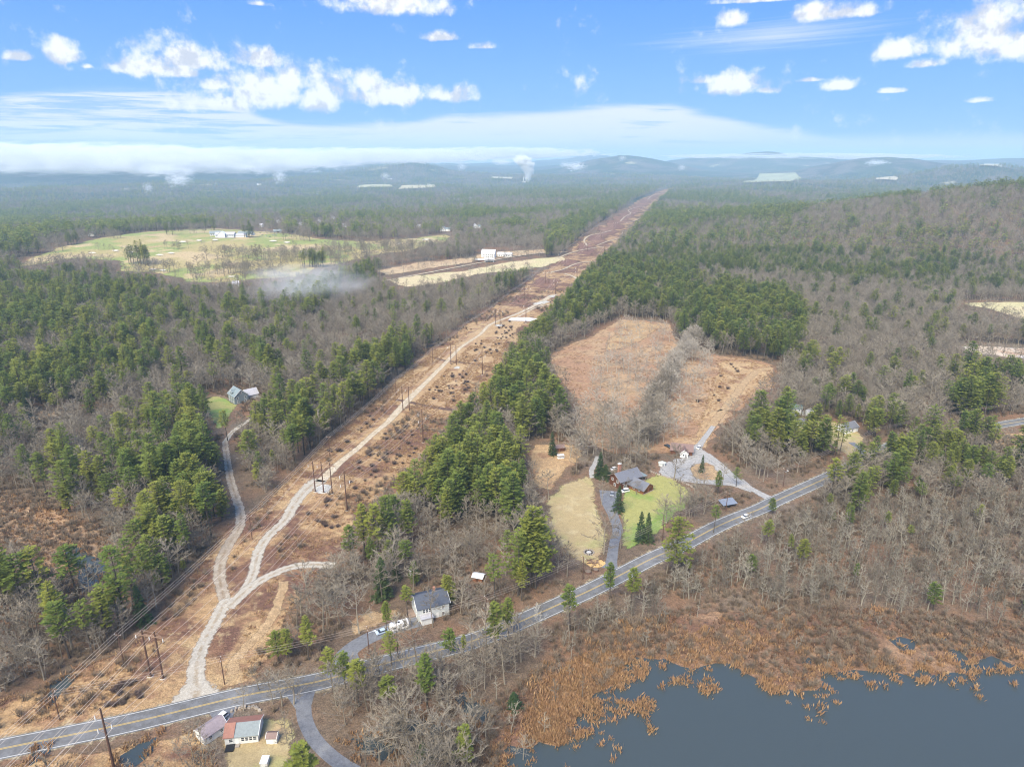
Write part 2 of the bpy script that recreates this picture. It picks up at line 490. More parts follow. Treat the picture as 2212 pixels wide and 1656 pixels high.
verge_m = ground_mat('road_verge', (0.36, 0.30, 0.20), [((0.24, 0.17, 0.10), 0.3, 0.45, 0.65, 0.7), ((0.46, 0.42, 0.33), 0.6, 0.5, 0.7, 0.6)], feather=True, fscale=0.35)
main_cl = catmull([P(*q)[:2] for q in L_MAIN], 12)
ribbon('road_verge', None, 15.0, verge_m, 0.030, 'pale sandy grass verge along both sides of the asphalt road', world=main_cl, feather=True)
ribbon('road', None, 8.6, asphalt, 0.070, 'two-lane grey asphalt road crossing the woods', world=main_cl)
for off, m_, lb, w_ in [(-3.75, white_line, 'white edge line on the pond side of the road', .16), (3.75, white_line, 'white edge line on the north side of the road', .16), (-0.2, yellow_line, 'double yellow centre line of the road, pond side stripe', .16), (0.2, yellow_line, 'double yellow centre line of the road, north side stripe', .16)]:
    ribbon('road_marking', None, w_, m_, 0.085, lb, off=off, world=main_cl)

gravel = ground_mat('pale_gravel', (0.40, 0.36, 0.295), [((0.38, 0.34, 0.28), 0.25, 0.45, 0.68, 0.6), ((0.52, 0.49, 0.43), 1.0, 0.5, 0.7, 0.6), ((0.28, 0.24, 0.19), 2.0, 0.6, 0.78, 0.5)], feather=True, fscale=0.5, fspread=0.5, bump=0.05, bscale=3, crunch=.45, centre=(.27,.20,.12))
rut_m = ground_mat('worn_wheel_ruts', (0.33, 0.27, 0.205), [((0.44, 0.39, 0.31), 0.3, 0.45, 0.65, 0.7), ((0.26, 0.20, 0.15), 0.9, 0.55, 0.75, 0.6)], feather=True, fscale=0.4, fspread=0.5, crunch=.6, centre=(.22,.15,.085))
tantrack = ground_mat('sandy_track', (0.44, 0.36, 0.25), [((0.50, 0.44, 0.34), 0.2, 0.4, 0.65, 0.7), ((0.30, 0.22, 0.14), 0.6, 0.55, 0.75, 0.6)], feather=True, fscale=0.4, fspread=0.35)
J = (485, 1304)
ribbon('dirt_track', [(421,1512),(423,1471),(428,1421),(443,1381),(467,1338),J,(500,1296)], 6, gravel, 0.052, 'pale gravel access track climbing from the road to the fork', widths=[26, 9.5, 8.0, 7.6, 8.0, 8.6, 8.2], feather=True)
ribbon('dirt_track', [(492,1316),(478,1266),(474,1238),(480,1204),(497,1171),(517,1138),(519,1104),(507,1066),(497,1030),(490,986),(486,955)], 6, rut_m, 0.048, 'rutted brown dirt track curving left up to the grey house', widths=[6.5, 7.5, 8, 7.8, 7.4, 7.2, 6.8, 6.5, 6, 5.5], feather=True)
ribbon('dirt_track', [(486,955),(500,935),(520,919),(567,886),(560,872)], 5, gravel, 0.046, 'narrow gravel driveway behind the pines to the grey house', feather=True)
ribbon('dirt_track', [(492,1312),(533,1274),(567,1251),(617,1228),(667,1219),(722,1221)], 6, gravel, 0.056, 'pale gravel spur bending right from the fork to the pines', widths=[8.5, 7.5, 7, 7.5, 8.5], feather=True)
ribbon('dirt_track', [(530,1276),(547,1238),(560,1188),(583,1154),(617,1121),(640,1082),(667,1052),(692,1036)], 7, gravel, 0.044, 'bright gravel track running up the corridor to the three-pole structure', widths=[7.5, 7, 7.5, 7.5, 9, 11, 15], feather=True)
ribbon('dirt_track', [(692,1040),(737,996),(771,969),(804,939),(837,912),(861,886),(884,862),(924,822),(964,782),(997,749),(1037,722),(1057,702),(1087,689),(1121,676),(1157,659),(1187,642),(1200,636)], 6, tantrack, 0.044, 'sandy track up the middle of the power line corridor', widths=[9, 7, 6, 6, 8, 9, 7, 6, 5.5, 5.5, 6, 6, 8, 12, 10], feather=True)
far_tracks = [
 ([(1219,592),(1234,596),(1246,603),(1250,612)], 10), ([(1140,668),(1170,662),(1210,652)], 7), ([(1100,694),(1150,668),(1190,650)],6),
 ([(1185,590),(1215,583),(1240,572),(1262,567),(1290,566)], 9), ([(1200,560),(1240,545),(1275,538),(1302,534)], 9),
 ([(1268,532),(1262,520),(1275,510),(1300,505),(1322,499)], 9), ([(1290,531),(1312,523),(1336,516)], 8),
 ([(1340,480),(1350,470),(1362,463),(1358,456),(1380,449),(1405,450)], 9), ([(1352,484),(1372,478),(1395,468)], 8), ([(1398,434),(1412,424),(1440,417)], 9), ([(1420,412),(1440,407)], 9)]
for i, (l, w) in enumerate(far_tracks):
    ribbon('dirt_track', l, w * .62, tantrack, 0.05, ['sandy loop track in the red-brown corridor', 'curving sandy track in the distant part of the corridor'][0 if i < 5 else 1] + [' by the pole pair', ' beside the twin poles below the field', ' bending to the pines', ' crossing below the tan field', ' widest crossing lane', ' with a hooked bend', ' small inner bend', ' snaking to the gap', ' low inner branch', ' near the far end', ' at the very end'][i], feather=True)
tan_path = ground_mat('tan_path', (0.36, 0.245, 0.135), [((0.41, 0.29, 0.165), 0.3, 0.4, 0.65, 0.7)], feather=True, fscale=0.25, fspread=0.75)
ribbon('footpath', [(502,1455),(505,1430),(530,1400),(560,1370),(590,1330),(605,1290),(615,1255)], 6, tan_path, 0.040, 'faint tan path parallel to the gravel track right of it', feather=True)
ribbon('footpath', [(1513,960),(1530,930),(1555,895),(1585,858),(1612,822),(1640,800),(1668,794)], 9, tan_path, 0.042, 'mown tan lane rising through the clearing above the gravel yard', feather=True)
ribbon('footpath', [(1235,825),(1290,832),(1340,842),(1385,850)], 2.5, tan_path, 0.042, 'thin pale path crossing the orchard clearing', feather=True)
ribbon('footpath', [(1400,868),(1460,878),(1520,890),(1560,885)], 2.5, tan_path, 0.042, 'thin pale path crossing the right half of the clearing', feather=True)
yard_g = ground_mat('grey_gravel', (0.31, 0.30, 0.285), [((0.34, 0.31, 0.27), 0.2, 0.45, 0.65, 0.6), ((0.42, 0.41, 0.40), 0.8, 0.45, 0.65, 0.6)], feather=True, fscale=0.5, fspread=0.35, crunch=.45)
ribbon('driveway', [(1668,1079),(1635,1062),(1591,1035),(1560,1008),(1530,985),(1505,972),(1513,958),(1530,935),(1541,920)], 8, yard_g, 0.050, 'grey gravel driveway from the road up past the spruce', widths=[10, 6.5, 6, 7, 9, 13, 6, 5, 5], feather=True)
ribbon('driveway', [(1440,1005),(1455,1024),(1480,1036),(1530,1042),(1580,1046),(1625,1060)], 8, yard_g, 0.047, 'grey gravel driveway looping below the spruce', widths=[14, 10, 7, 6, 6, 6], feather=True)
sheet('gravel_yard', [(1413,1017),(1434,997),(1461,987),(1489,975),(1516,972),(1543,988),(1572,1008),(1600,1026),(1628,1050),(1640,1064),(1610,1062),(1570,1050),(1530,1048),(1489,1044),(1450,1035),(1420,1026)], yard_g, 0.043, feather=2, label='grey gravel yard in front of the brown garage')
drive = ground_mat('worn_asphalt', (0.17, 0.175, 0.19), [((0.12, 0.12, 0.13), 0.6, 0.45, 0.7, 0.7), ((0.26, 0.26, 0.26), 0.2, 0.5, 0.7, 0.5)], crunch=.4)
ribbon('driveway', [(1317,1228),(1321,1211),(1327,1171),(1334,1144),(1324,1111),(1317,1085),(1318,1060)], 5, drive, 0.050, 'asphalt driveway from the road up to the log house', widths=[7, 4.6, 4.2, 4.6, 5, 8, 11])
ribbon('driveway', [(1279,1032),(1278,1015),(1286,1000),(1291,985)], 4.5, yard_g, 0.044, 'pale gravel strip left of the spruce by the log house', feather=True)
ribbon('driveway', [(742,1452),(745,1428),(755,1405),(785,1384),(822,1366),(860,1352),(905,1340)], 5, drive, 0.050, 'asphalt driveway from the road to the pale two-storey house', widths=[16, 10, 6.5, 6, 6, 6, 7])
ribbon('driveway', [(650,1486),(655,1520),(660,1556),(680,1596),(715,1632),(760,1662),(830,1700)], 6, drive, 0.050, 'asphalt side lane running down past the red-roofed cottage', widths=[10, 4.6, 4.2, 4.2, 4.2, 4.2])
ribbon('driveway', [(484,1530),(482,1545),(480,1565),(477,1590)], 5, drive, 0.046, 'short asphalt driveway beside the white garage', widths=[9, 6, 5.5, 5])
ribbon('driveway', [(1855,1000),(1866,985),(1860,970),(1838,955)], 4, drive, 0.046, 'narrow driveway to the white house by the road bend')

sheet('dry_grass', [(1484,1012),(1495,996),(1520,993),(1545,1005),(1562,1023),(1585,1040),(1540,1040),(1500,1036),(1486,1026)], ground_mat('island_grass', (.36,.25,.14), [((.25,.15,.09), .15, .5, .65, .8)], feather=True, fscale=.4), 0.062, feather=2, wob=1, seed=90, label='tan grass island with the spruce inside the gravel loop')
# ---- land cover sheets
CORR = [(-200,1640),(0,1508),(120,1450),(233,1405),(327,1335),(413,1232),(457,1171),(520,1112),(556,1095),(600,1045),(667,985),(737,925),(817,852),(887,785),(971,726),(1037,676),(1104,629),(1174,579),(1221,547),(1271,500),(1321,467),(1371,433),(1421,413),(1454,402),
        (1461,405),(1435,422),(1411,443),(1371,483),(1331,520),(1301,547),(1280,565),(1245,605),(1208,640),(1168,678),(1108,734),(1078,792),(1022,836),(985,879),(972,906),(928,946),(890,1002),(840,1029),(790,1099),(762,1160),(735,1205),(700,1245),(655,1300),(625,1380),(560,1470),(420,1520),(200,1580),(0,1640),(-150,1700)]
corr_m = ground_mat('corridor_scrub', (0.350, 0.225, 0.115), [
    ((0.40, 0.275, 0.145), 0.020, 0.45, 0.60, 0.9),
    ((0.135, 0.070, 0.050), 0.026, 0.48, 0.56, 0.95),
    ((0.22, 0.120, 0.070), 0.12, 0.48, 0.62, 0.75),
    ((0.44, 0.33, 0.18), 0.20, 0.56, 0.70, 0.6),
    ((0.13, 0.085, 0.055), 0.9, 0.56, 0.74, 0.5),
    ((0.46, 0.36, 0.22), 0.6, 0.60, 0.75, 0.6)], feather=True, bump=0.3, bscale=0.7, fscale=0.15)
def shift_front(poly, i0, i1, h):
    out = []
    for i, (X, Y) in enumerate(poly):
        if i0 <= i <= i1:
            x, y, z = P(X, Y); Y = Y + (proj(x, y, z)[1] - proj(x, y, z + h)[1])
        out.append((X, float(Y)))
    return out
CORR_VIS = list(CORR)
CORR = shift_front(CORR, 25, 41, 13)
sheet('scrub', CORR, corr_m, 0.012, feather=5, wob=3.5, seed=2, label='tan and russet scrub of the cleared power line corridor')
red_m = ground_mat('red_brown_scrub', (0.185, 0.098, 0.070), [((0.27, 0.16, 0.10), 0.02, 0.45, 0.62, 0.8), ((0.10, 0.06, 0.05), 0.15, 0.5, 0.65, 0.6), ((0.36, 0.26, 0.17), 0.035, 0.62, 0.70, 0.7)], feather=True, fscale=0.06)
sheet('scrub', [(1040,680),(1104,632),(1174,582),(1221,550),(1271,503),(1321,470),(1371,436),(1421,416),(1450,406),(1458,406),(1432,422),(1408,443),(1368,483),(1328,520),(1298,547),(1276,565),(1240,605),(1205,638),(1160,655),(1110,672),(1060,692)], red_m, 0.022, feather=12, wob=4, seed=3, label='red-brown brush filling the farther part of the corridor')
tan_m = ground_mat('dry_tan_grass', (0.385, 0.255, 0.135), [((0.45, 0.32, 0.175), 0.05, 0.45, 0.64, 0.8), ((0.24, 0.135, 0.08), 0.06, 0.52, 0.64, 0.85), ((0.36, 0.24, 0.13), 0.7, 0.45, 0.7, 0.6), ((0.20, 0.12, 0.075), 1.6, 0.60, 0.75, 0.6)], feather=True, bump=0.15, bscale=1.2, fscale=0.12)
sheet('dry_grass', [(828,858),(887,800),(940,762),(1000,722),(1060,692),(1110,676),(1160,662),(1150,690),(1105,734),(1074,792),(1014,836),(980,879),(968,905),(930,900),(880,878),(850,872)], tan_m, 0.022, feather=8, wob=4, seed=4, label='dry tan grass in the middle of the power line corridor')
rust_m = ground_mat('rust_leaf_litter', (0.325, 0.195, 0.115), [((0.40, 0.275, 0.16), 0.03, 0.42, 0.58, 0.9), ((0.16, 0.09, 0.055), 0.12, 0.5, 0.66, 0.7), ((0.40, 0.28, 0.15), 0.35, 0.58, 0.72, 0.6), ((0.12, 0.08, 0.05), 1.1, 0.55, 0.75, 0.6)], feather=True, bump=0.15, bscale=1.0, fscale=0.12)
ORCH = [(1340,688),(1400,690),(1450,700),(1475,745),(1560,766),(1600,770),(1675,785),(1680,835),(1645,855),(1600,892),(1560,935),(1530,985),(1500,975),(1430,985),(1340,985),(1280,975),(1240,935),(1230,860),(1190,800),(1180,765),(1270,725)]
sheet('leaf_litter', ORCH, rust_m, 0.012, feather=6, wob=4, seed=5, label='rust-brown leaf litter under the planted rows in the clearing')
sheet('dry_grass', [(1340,690),(1400,694),(1445,704),(1400,735),(1330,760),(1290,800),(1262,812),(1300,740)], tan_m, 0.020, feather=10, wob=5, seed=6, label='tan grass at the upper left of the planted clearing')
sheet('dry_grass', [(1535,775),(1600,775),(1672,787),(1678,833),(1640,855),(1590,895),(1545,950),(1500,968),(1480,940),(1505,890),(1530,830)], tan_m, 0.020, feather=10, wob=5, seed=7, label='tan grass slope on the right of the planted clearing')
lawn_m = ground_mat('green_lawn', (0.30, 0.285, 0.100), [((0.175, 0.265, 0.060), 0.045, 0.46, 0.60, 0.9), ((0.42, 0.345, 0.165), 0.07, 0.55, 0.68, 0.8), ((0.30, 0.30, 0.12), 0.8, 0.45, 0.7, 0.5)], feather=True, fscale=0.25, crunch=.45)
sheet('lawn', [(1332,1090),(1340,1058),(1375,1046),(1410,1022),(1455,1026),(1494,1056),(1492,1098),(1450,1138),(1405,1168),(1352,1196),(1330,1165)], lawn_m, 0.024, feather=6, wob=5, seed=8, label='green lawn in front of the log house')
dlawn_m = ground_mat('faded_lawn', (0.355, 0.275, 0.145), [((0.33, 0.31, 0.13), 0.05, 0.46, 0.62, 0.8), ((0.36, 0.25, 0.15), 0.08, 0.55, 0.68, 0.7), ((0.44, 0.36, 0.21), 0.12, 0.5, 0.66, 0.6)], feather=True, fscale=0.25, crunch=.5)
sheet('lawn', [(1162,1110),(1180,1068),(1220,1040),(1272,1018),(1304,1045),(1316,1085),(1322,1125),(1326,1155),(1318,1205),(1312,1232),(1260,1246),(1215,1208),(1175,1165)], dlawn_m, 0.024, feather=8, wob=6, seed=9, label='faded yellow lawn left of the log house driveway')
sheet('lawn', [(1135,960),(1165,950),(1200,956),(1245,950),(1270,975),(1262,1010),(1225,1040),(1195,1062),(1150,1060),(1130,1010)], tan_m, 0.022, feather=9, wob=6, seed=10, label='tan grass yard around the small brown shed')
sheet('lawn', [(480,1578),(520,1540),(590,1530),(640,1535),(650,1580),(640,1640),(620,1690),(470,1690),(475,1630)], dlawn_m, 0.024, feather=5, wob=3, seed=11, label='faded lawn around the red-roofed cottage')
sheet('lawn', [(735,1340),(760,1310),(810,1305),(870,1300),(900,1330),(850,1345),(800,1362),(760,1390),(738,1400),(730,1370)], tan_m, 0.022, feather=7, wob=4, seed=12, label='tan grass lawn beside the pale two-storey house')
sheet('lawn', [(430,870),(455,850),(490,858),(520,872),(505,900),(480,940),(462,930),(440,900)], lawn_m, 0.022, feather=5, wob=2, seed=13, label='green lawn strip below the grey house')
sheet('lawn', [(1690,925),(1720,900),(1760,905),(1850,915),(1875,945),(1870,985),(1840,990),(1780,960),(1720,945)], dlawn_m, 0.022, feather=5, wob=3, seed=14, label='faded lawn around the white house by the road bend')
marsh_m = ground_mat('marsh_bed', (0.20, 0.118, 0.070), [((0.31, 0.195, 0.115), 0.05, 0.50, 0.64, 0.8), ((0.16, 0.085, 0.055), 0.06, 0.5, 0.62, 0.85), ((0.34, 0.23, 0.135), 0.35, 0.58, 0.70, 0.7), ((0.07, 0.048, 0.036), 0.8, 0.5, 0.68, 0.75)], feather=True, bump=0.35, bscale=0.9, fscale=0.15)
MARSHL = [(-150,1040),(0,1062),(100,1085),(170,1110),(235,1150),(243,1185),(225,1215),(215,1265),(170,1300),(110,1240),(60,1200),(-150,1190)]
marshl_m = ground_mat('tan_sedge_bed', (0.36, 0.235, 0.14), [((0.27, 0.155, 0.09), 0.05, 0.5, 0.64, 0.8), ((0.42, 0.30, 0.185), 0.3, 0.5, 0.66, 0.7), ((0.16, 0.10, 0.065), 0.8, 0.58, 0.74, 0.6)], feather=True, bump=0.3, bscale=0.9, fscale=0.15)
sheet('marsh', MARSHL, marshl_m, 0.012, feather=6, wob=4, seed=15, label='tan sedge marsh behind the pines at the left')
MARSHR = [(1040,1656),(1000,1560),(1080,1490),(1150,1440),(1260,1385),(1340,1345),(1480,1310),(1640,1305),(1820,1310),(2000,1330),(2300,1345),(2450,1360),(2450,1520),(2150,1500),(1900,1560),(1600,1540),(1400,1560),(1250,1640),(1140,1750),(1050,1750)]
sheet('marsh', MARSHR, marsh_m, 0.012, feather=9, wob=6, seed=16, label='red-brown marsh between the road and the pond')
golf_m = ground_mat('fairway_grass', (0.36, 0.295, 0.130), [((0.235, 0.275, 0.085), 0.009, 0.46, 0.55, 0.9), ((0.46, 0.35, 0.20), 0.013, 0.52, 0.60, 0.85), ((0.40, 0.26, 0.17), 0.02, 0.62, 0.70, 0.7)], feather=True, fscale=0.03)
GOLF = [(20,580),(60,556),(120,536),(200,516),(330,500),(470,494),(600,502),(700,516),(800,520),(880,515),(970,505),(985,522),(900,542),(800,556),(700,582),(640,603),(560,606),(480,614),(400,612),(330,592),(230,588),(245,565),(160,562),(90,575)]
sheet('golf_course', GOLF, golf_m, 0.02, feather=22, wob=10, seed=17, label='yellow-green golf course on the low hill')
fld_m = ground_mat('tan_field', (0.52, 0.42, 0.255), [((0.46, 0.42, 0.22), 0.012, 0.45, 0.6, 0.8), ((0.42, 0.29, 0.18), 0.02, 0.58, 0.66, 0.6)], feather=True, fscale=0.05)
sheet('field', [(828,604),(900,594),(1000,584),(1090,566),(1160,558),(1235,553),(1230,562),(1180,578),(1120,588),(1050,592),(960,612),(900,622),(860,622)], fld_m, 0.03, feather=10, wob=5, seed=18, label='pale tan hayfield below the white farmhouse')
sheet('field', [(795,588),(900,566),(1020,556),(1040,545),(1180,538),(1190,548),(1090,556),(1000,572),(900,586),(840,598)], ground_mat('rough_pasture', (0.42, 0.30, 0.18), [((0.30, 0.22, 0.14), 0.03, 0.5, 0.62, 0.8), ((0.46, 0.36, 0.22), 0.02, 0.5, 0.62, 0.7)], feather=True, fscale=0.05), 0.025, feather=10, wob=5, seed=19, label='orange-tan rough pasture around the white farmhouse')
ribbon('farm_lane', [(800,612),(870,600),(950,585),(1030,570),(1100,557),(1170,548),(1225,546)], 7, tantrack, 0.06, 'pale lane past the white farmhouse', feather=True)
sheet('field', [(2055,655),(2110,650),(2212,652),(2330,655),(2330,700),(2212,692),(2180,684),(2130,668)], fld_m, 0.03, feather=10, wob=5, seed=20, label='tan field among the woods at the right edge')
sheet('field', [(2045,745),(2100,742),(2212,750),(2330,755),(2330,785),(2212,775),(2110,768)], ground_mat('bare_sand', (0.52, 0.42, 0.32), [((0.60, 0.56, 0.50), 0.03, 0.5, 0.6, 0.9), ((0.40, 0.26, 0.17), 0.02, 0.52, 0.62, 0.8)], feather=True, fscale=0.05), 0.03, feather=8, wob=5, seed=21, label='sandy excavated clearing at the right edge')
sheet('field', [(2110,955),(2160,935),(2212,925),(2330,915),(2330,990),(2212,975),(2150,968)], tan_m, 0.02, feather=8, wob=5, seed=22, label='brown field across the road at the right edge')
sheet('field', [(30,905),(80,882),(150,885),(240,868),(250,878),(150,895),(100,905),(60,915)], tan_m, 0.02, feather=6, wob=3, seed=23, label='narrow tan clearing beside the small green pond')
for i, (X_, Y_, w_) in enumerate([(200,548,9),(250,543,8),(282,546,8),(345,552,9),(370,548,8),(395,524,8),(430,521,7),(465,520,7),(590,522,9),(620,525,8),(655,545,10),(330,583,9),(352,585,8),(500,598,9),(860,527,8),(920,519,9)]):
    sheet('sand_bunker', [(X_ - w_, Y_ + .5), (X_ - w_ * .3, Y_ - 1.6), (X_ + w_ * .6, Y_ - 1.3), (X_ + w_, Y_ + .4), (X_, Y_ + 1.8)], tan_m if False else ground_mat('bunker_sand', (.62, .56, .44), [], crunch=.3), .06, spacing=8, seed=80 + i, label='pale sand bunker on the golf course')
FARF = [([(1604,398),(1640,379),(1718,377),(1730,388),(1712,396)], (0.36, 0.36, 0.22), 'large terraced pale hill field far off on the right'), ([(860,412),(868,404),(938,402),(942,408)], (0.48, 0.42, 0.26), 'pale flat field in front of the long white buildings'),
 ([(770,409),(775,404),(842,402),(850,407)], (0.45, 0.42, 0.25), 'thin pale field left of the long white buildings'), ([(1060,388),(1065,385),(1110,386),(1105,390)], (0.45, 0.42, 0.3), 'thin pale strip left of the steam plume'), ([(1890,391),(1900,387),(1940,389),(1935,393)], (0.48, 0.42, 0.3), 'small pale clearing on the far right hill'),
 ([(2115,361),(2125,357),(2165,359),(2155,363)], (0.42, 0.40, 0.3), 'tiny pale field high on the far right ridge')]
for i, (pl, c, lb) in enumerate(FARF):
    sheet('field', pl, ground_mat('far_field', c, [(tuple(v * 0.7 for v in c), 0.006, 0.45, 0.6, 0.6)]), 0.06, seed=30 + i, label=lb)

# ---- water
sheet('reed_bed', [(1115,1610),(1140,1535),(1175,1480),(1255,1425),(1325,1400),(1375,1418),(1335,1470),(1255,1560),(1205,1622),(1130,1625)], marshl_m, 0.018, feather=7, wob=6, seed=91, label='matted tan reed bed left of the pond')
wm, WN, wb = base_mat('dark_water', 0.14)
wb.inputs['Base Color'].default_value = (0.050, 0.062, 0.062, 1)
wb.inputs['Specular IOR Level'].default_value = 0.32
wg = WN.new('ShaderNodeNewGeometry').outputs['Position']
bn = WN.new('ShaderNodeBump'); bn.inputs['Distance'].default_value = 0.06; bn.inputs['Strength'].default_value = 0.7
WN.l.new(WN.noise(wg, 1.4, 5, 0.7), bn.inputs['Height']); WN.l.new(bn.outputs[0], wb.inputs['Normal'])
POND = [(1040,1700),(1074,1640),(1082,1610),(1104,1600),(1137,1608),(1167,1594),(1197,1601),(1231,1581),(1237,1554),(1251,1518),(1277,1491),(1321,1458),(1345,1430),(1367,1414),(1404,1414),(1444,1414),(1474,1434),(1500,1446),(1568,1441),(1608,1458),(1641,1478),(1708,1488),(1775,1498),(1808,1481),(1860,1468),(1908,1471),(1955,1478),(2015,1474),(2091,1458),(2105,1438),(2141,1414),(2212,1428),(2420,1440),(2500,1800),(1800,1900),(1300,1900),(1040,1800)]
pond = sheet('pond', POND, wm, 0.030, wob=9.0, seed=24, label='dark grey pond water filling the lower right corner')
POOLS = [([(1920,1382),(1945,1374),(1985,1385),(1978,1405),(1945,1410),(1938,1395)], 'dark marsh pool enclosed by brown sedge'), ([(2010,1380),(2040,1375),(2050,1385),(2020,1388)], 'small marsh pool right of the enclosed one'),
 ([(1510,1362),(1530,1356),(1545,1362),(1530,1372)], 'small round pool in the upper left of the marsh'), ([(2050,1400),(2070,1405),(2085,1425),(2110,1440),(2100,1450),(2070,1440)], 'narrow inlet of the pond in the brown marsh'),
 ([(1890,1440),(1910,1440),(1950,1452),(1990,1440),(2010,1455),(1990,1478),(1940,1480),(1905,1460)], 'broad shallow inlet at the marsh edge'), ([(1725,1425),(1750,1418),(1760,1430),(1735,1438)], 'tiny pool amid dark red sedge'), ([(1778,1455),(1795,1452),(1798,1468),(1785,1470)], 'tiny pool near the marsh edge'),
 ([(150,1180),(175,1185),(215,1205),(232,1222),(228,1250),(205,1280),(180,1300),(165,1275),(158,1230),(140,1200)], 'pale glinting bog pool behind the left pines'), ([(36,905),(60,892),(85,896),(80,910),(50,914)], 'small green pond in the woods at the left'),
 ([(110,1480),(150,1455),(165,1460),(130,1500),(105,1530),(95,1520)], 'dark swamp water under the trees at the lower left'), ([(80,1610),(120,1598),(110,1625),(70,1650),(60,1640)], 'dark ditch water below the road at the left'), ([(250,1640),(300,1600),(340,1590),(330,1620),(290,1656)], 'dark boggy water beside the corridor pole'),
 ([(830,1570),(900,1545),(985,1570),(960,1600),(880,1590)], 'black swamp water under the bottom trees'), ([(980,1500),(1010,1490),(1060,1530),(1050,1580),(1010,1560)], 'black swamp water left of the tan reeds'), ([(745,1590),(800,1585),(850,1610),(830,1640),(770,1620)], 'black swamp water near the bottom edge')]
sheet('scrub', [(-150,1690),(0,1655),(150,1620),(300,1592),(440,1570),(470,1600),(470,1720),(-150,1760)], corr_m, 0.012, feather=4, wob=2.5, seed=25, label='tan and rust scrub below the road at the lower left')
for i, (pl, lb) in enumerate(POOLS):
    sheet('water', pl, wm, 0.036, wob=3.0 if i != 8 else 1.0, seed=40 + i, spacing=6, label=lb)
# ------------------------------------------------------------------ tree shapes (unit: metres, full size about 20 m)
def leaf_mat(name, c_lo, c_hi, c_alt, trans=0.25):
    m, N, b = base_mat(name, 0.75)
    oi = N.new('ShaderNodeObjectInfo')
    tcn = N.new('ShaderNodeTexCoord').outputs['Object']
    f = N.noise(tcn, 0.55, 3, 0.6)
    c = N.mix(N.ramp(f, 0.35, 0.65), c_lo, c_hi)
    c = N.mix(N.ramp(oi.outputs['Random'], 0.15, 1.0, 0.0, 0.85, smooth=False), c, c_alt)
    N.l.new(c, b.inputs['Base Color'])
    t = N.new('ShaderNodeBsdfTranslucent'); N.l.new(c, t.inputs[0])
    mx = N.new('ShaderNodeMixShader'); mx.inputs[0].default_value = trans
    N.l.new(b.outputs[0], mx.inputs[1]); N.l.new(t.outputs[0], mx.inputs[2])
    N.l.new(mx.outputs[0], N.n['Material Output'].inputs['Surface'])
    return m
def bark_mat(name, a, b_):
    m, N, b = base_mat(name, 0.9)
    oi = N.new('ShaderNodeObjectInfo')
    c = N.mix(oi.outputs['Random'], a, b_)
    tcn = N.new('ShaderNodeTexCoord').outputs['Object']
    c = N.mix(N.math('MULTIPLY', N.noise(tcn, 1.5, 3, 0.6), 0.5), c, tuple(v * 0.5 for v in a))
    N.l.new(c, b.inputs['Base Color'])
    return m
NEEDLE = leaf_mat('pine_needles', (0.112, 0.160, 0.036), (0.198, 0.248, 0.052), (0.310, 0.312, 0.060), 0.36)
HEMLOCK = leaf_mat('hemlock_needles', (0.036, 0.066, 0.026), (0.062, 0.098, 0.034), (0.08, 0.11, 0.038))
PBARK = bark_mat('pine_bark', (0.070, 0.058, 0.048), (0.12, 0.10, 0.085))
GBARK = bark_mat('grey_bark', (0.190, 0.158, 0.120), (0.365, 0.320, 0.250))
SWBARK = bark_mat('swamp_bark', (0.13, 0.108, 0.080), (0.38, 0.345, 0.27))
PALEB = bark_mat('orchard_bark', (0.34, 0.30, 0.245), (0.50, 0.45, 0.38))
WBARK = bark_mat('pale_bark', (0.42, 0.40, 0.36), (0.55, 0.53, 0.48))
BRUSH = bark_mat('brush_twigs', (0.135, 0.095, 0.064), (0.30, 0.235, 0.165))
REEDM = leaf_mat('tan_reeds', (0.32, 0.19, 0.095), (0.46, 0.30, 0.155), (0.38, 0.22, 0.115), 0.3)
SEDGEM = leaf_mat('russet_sedge', (0.115, 0.064, 0.040), (0.19, 0.11, 0.066), (0.26, 0.165, 0.10), 0.2)

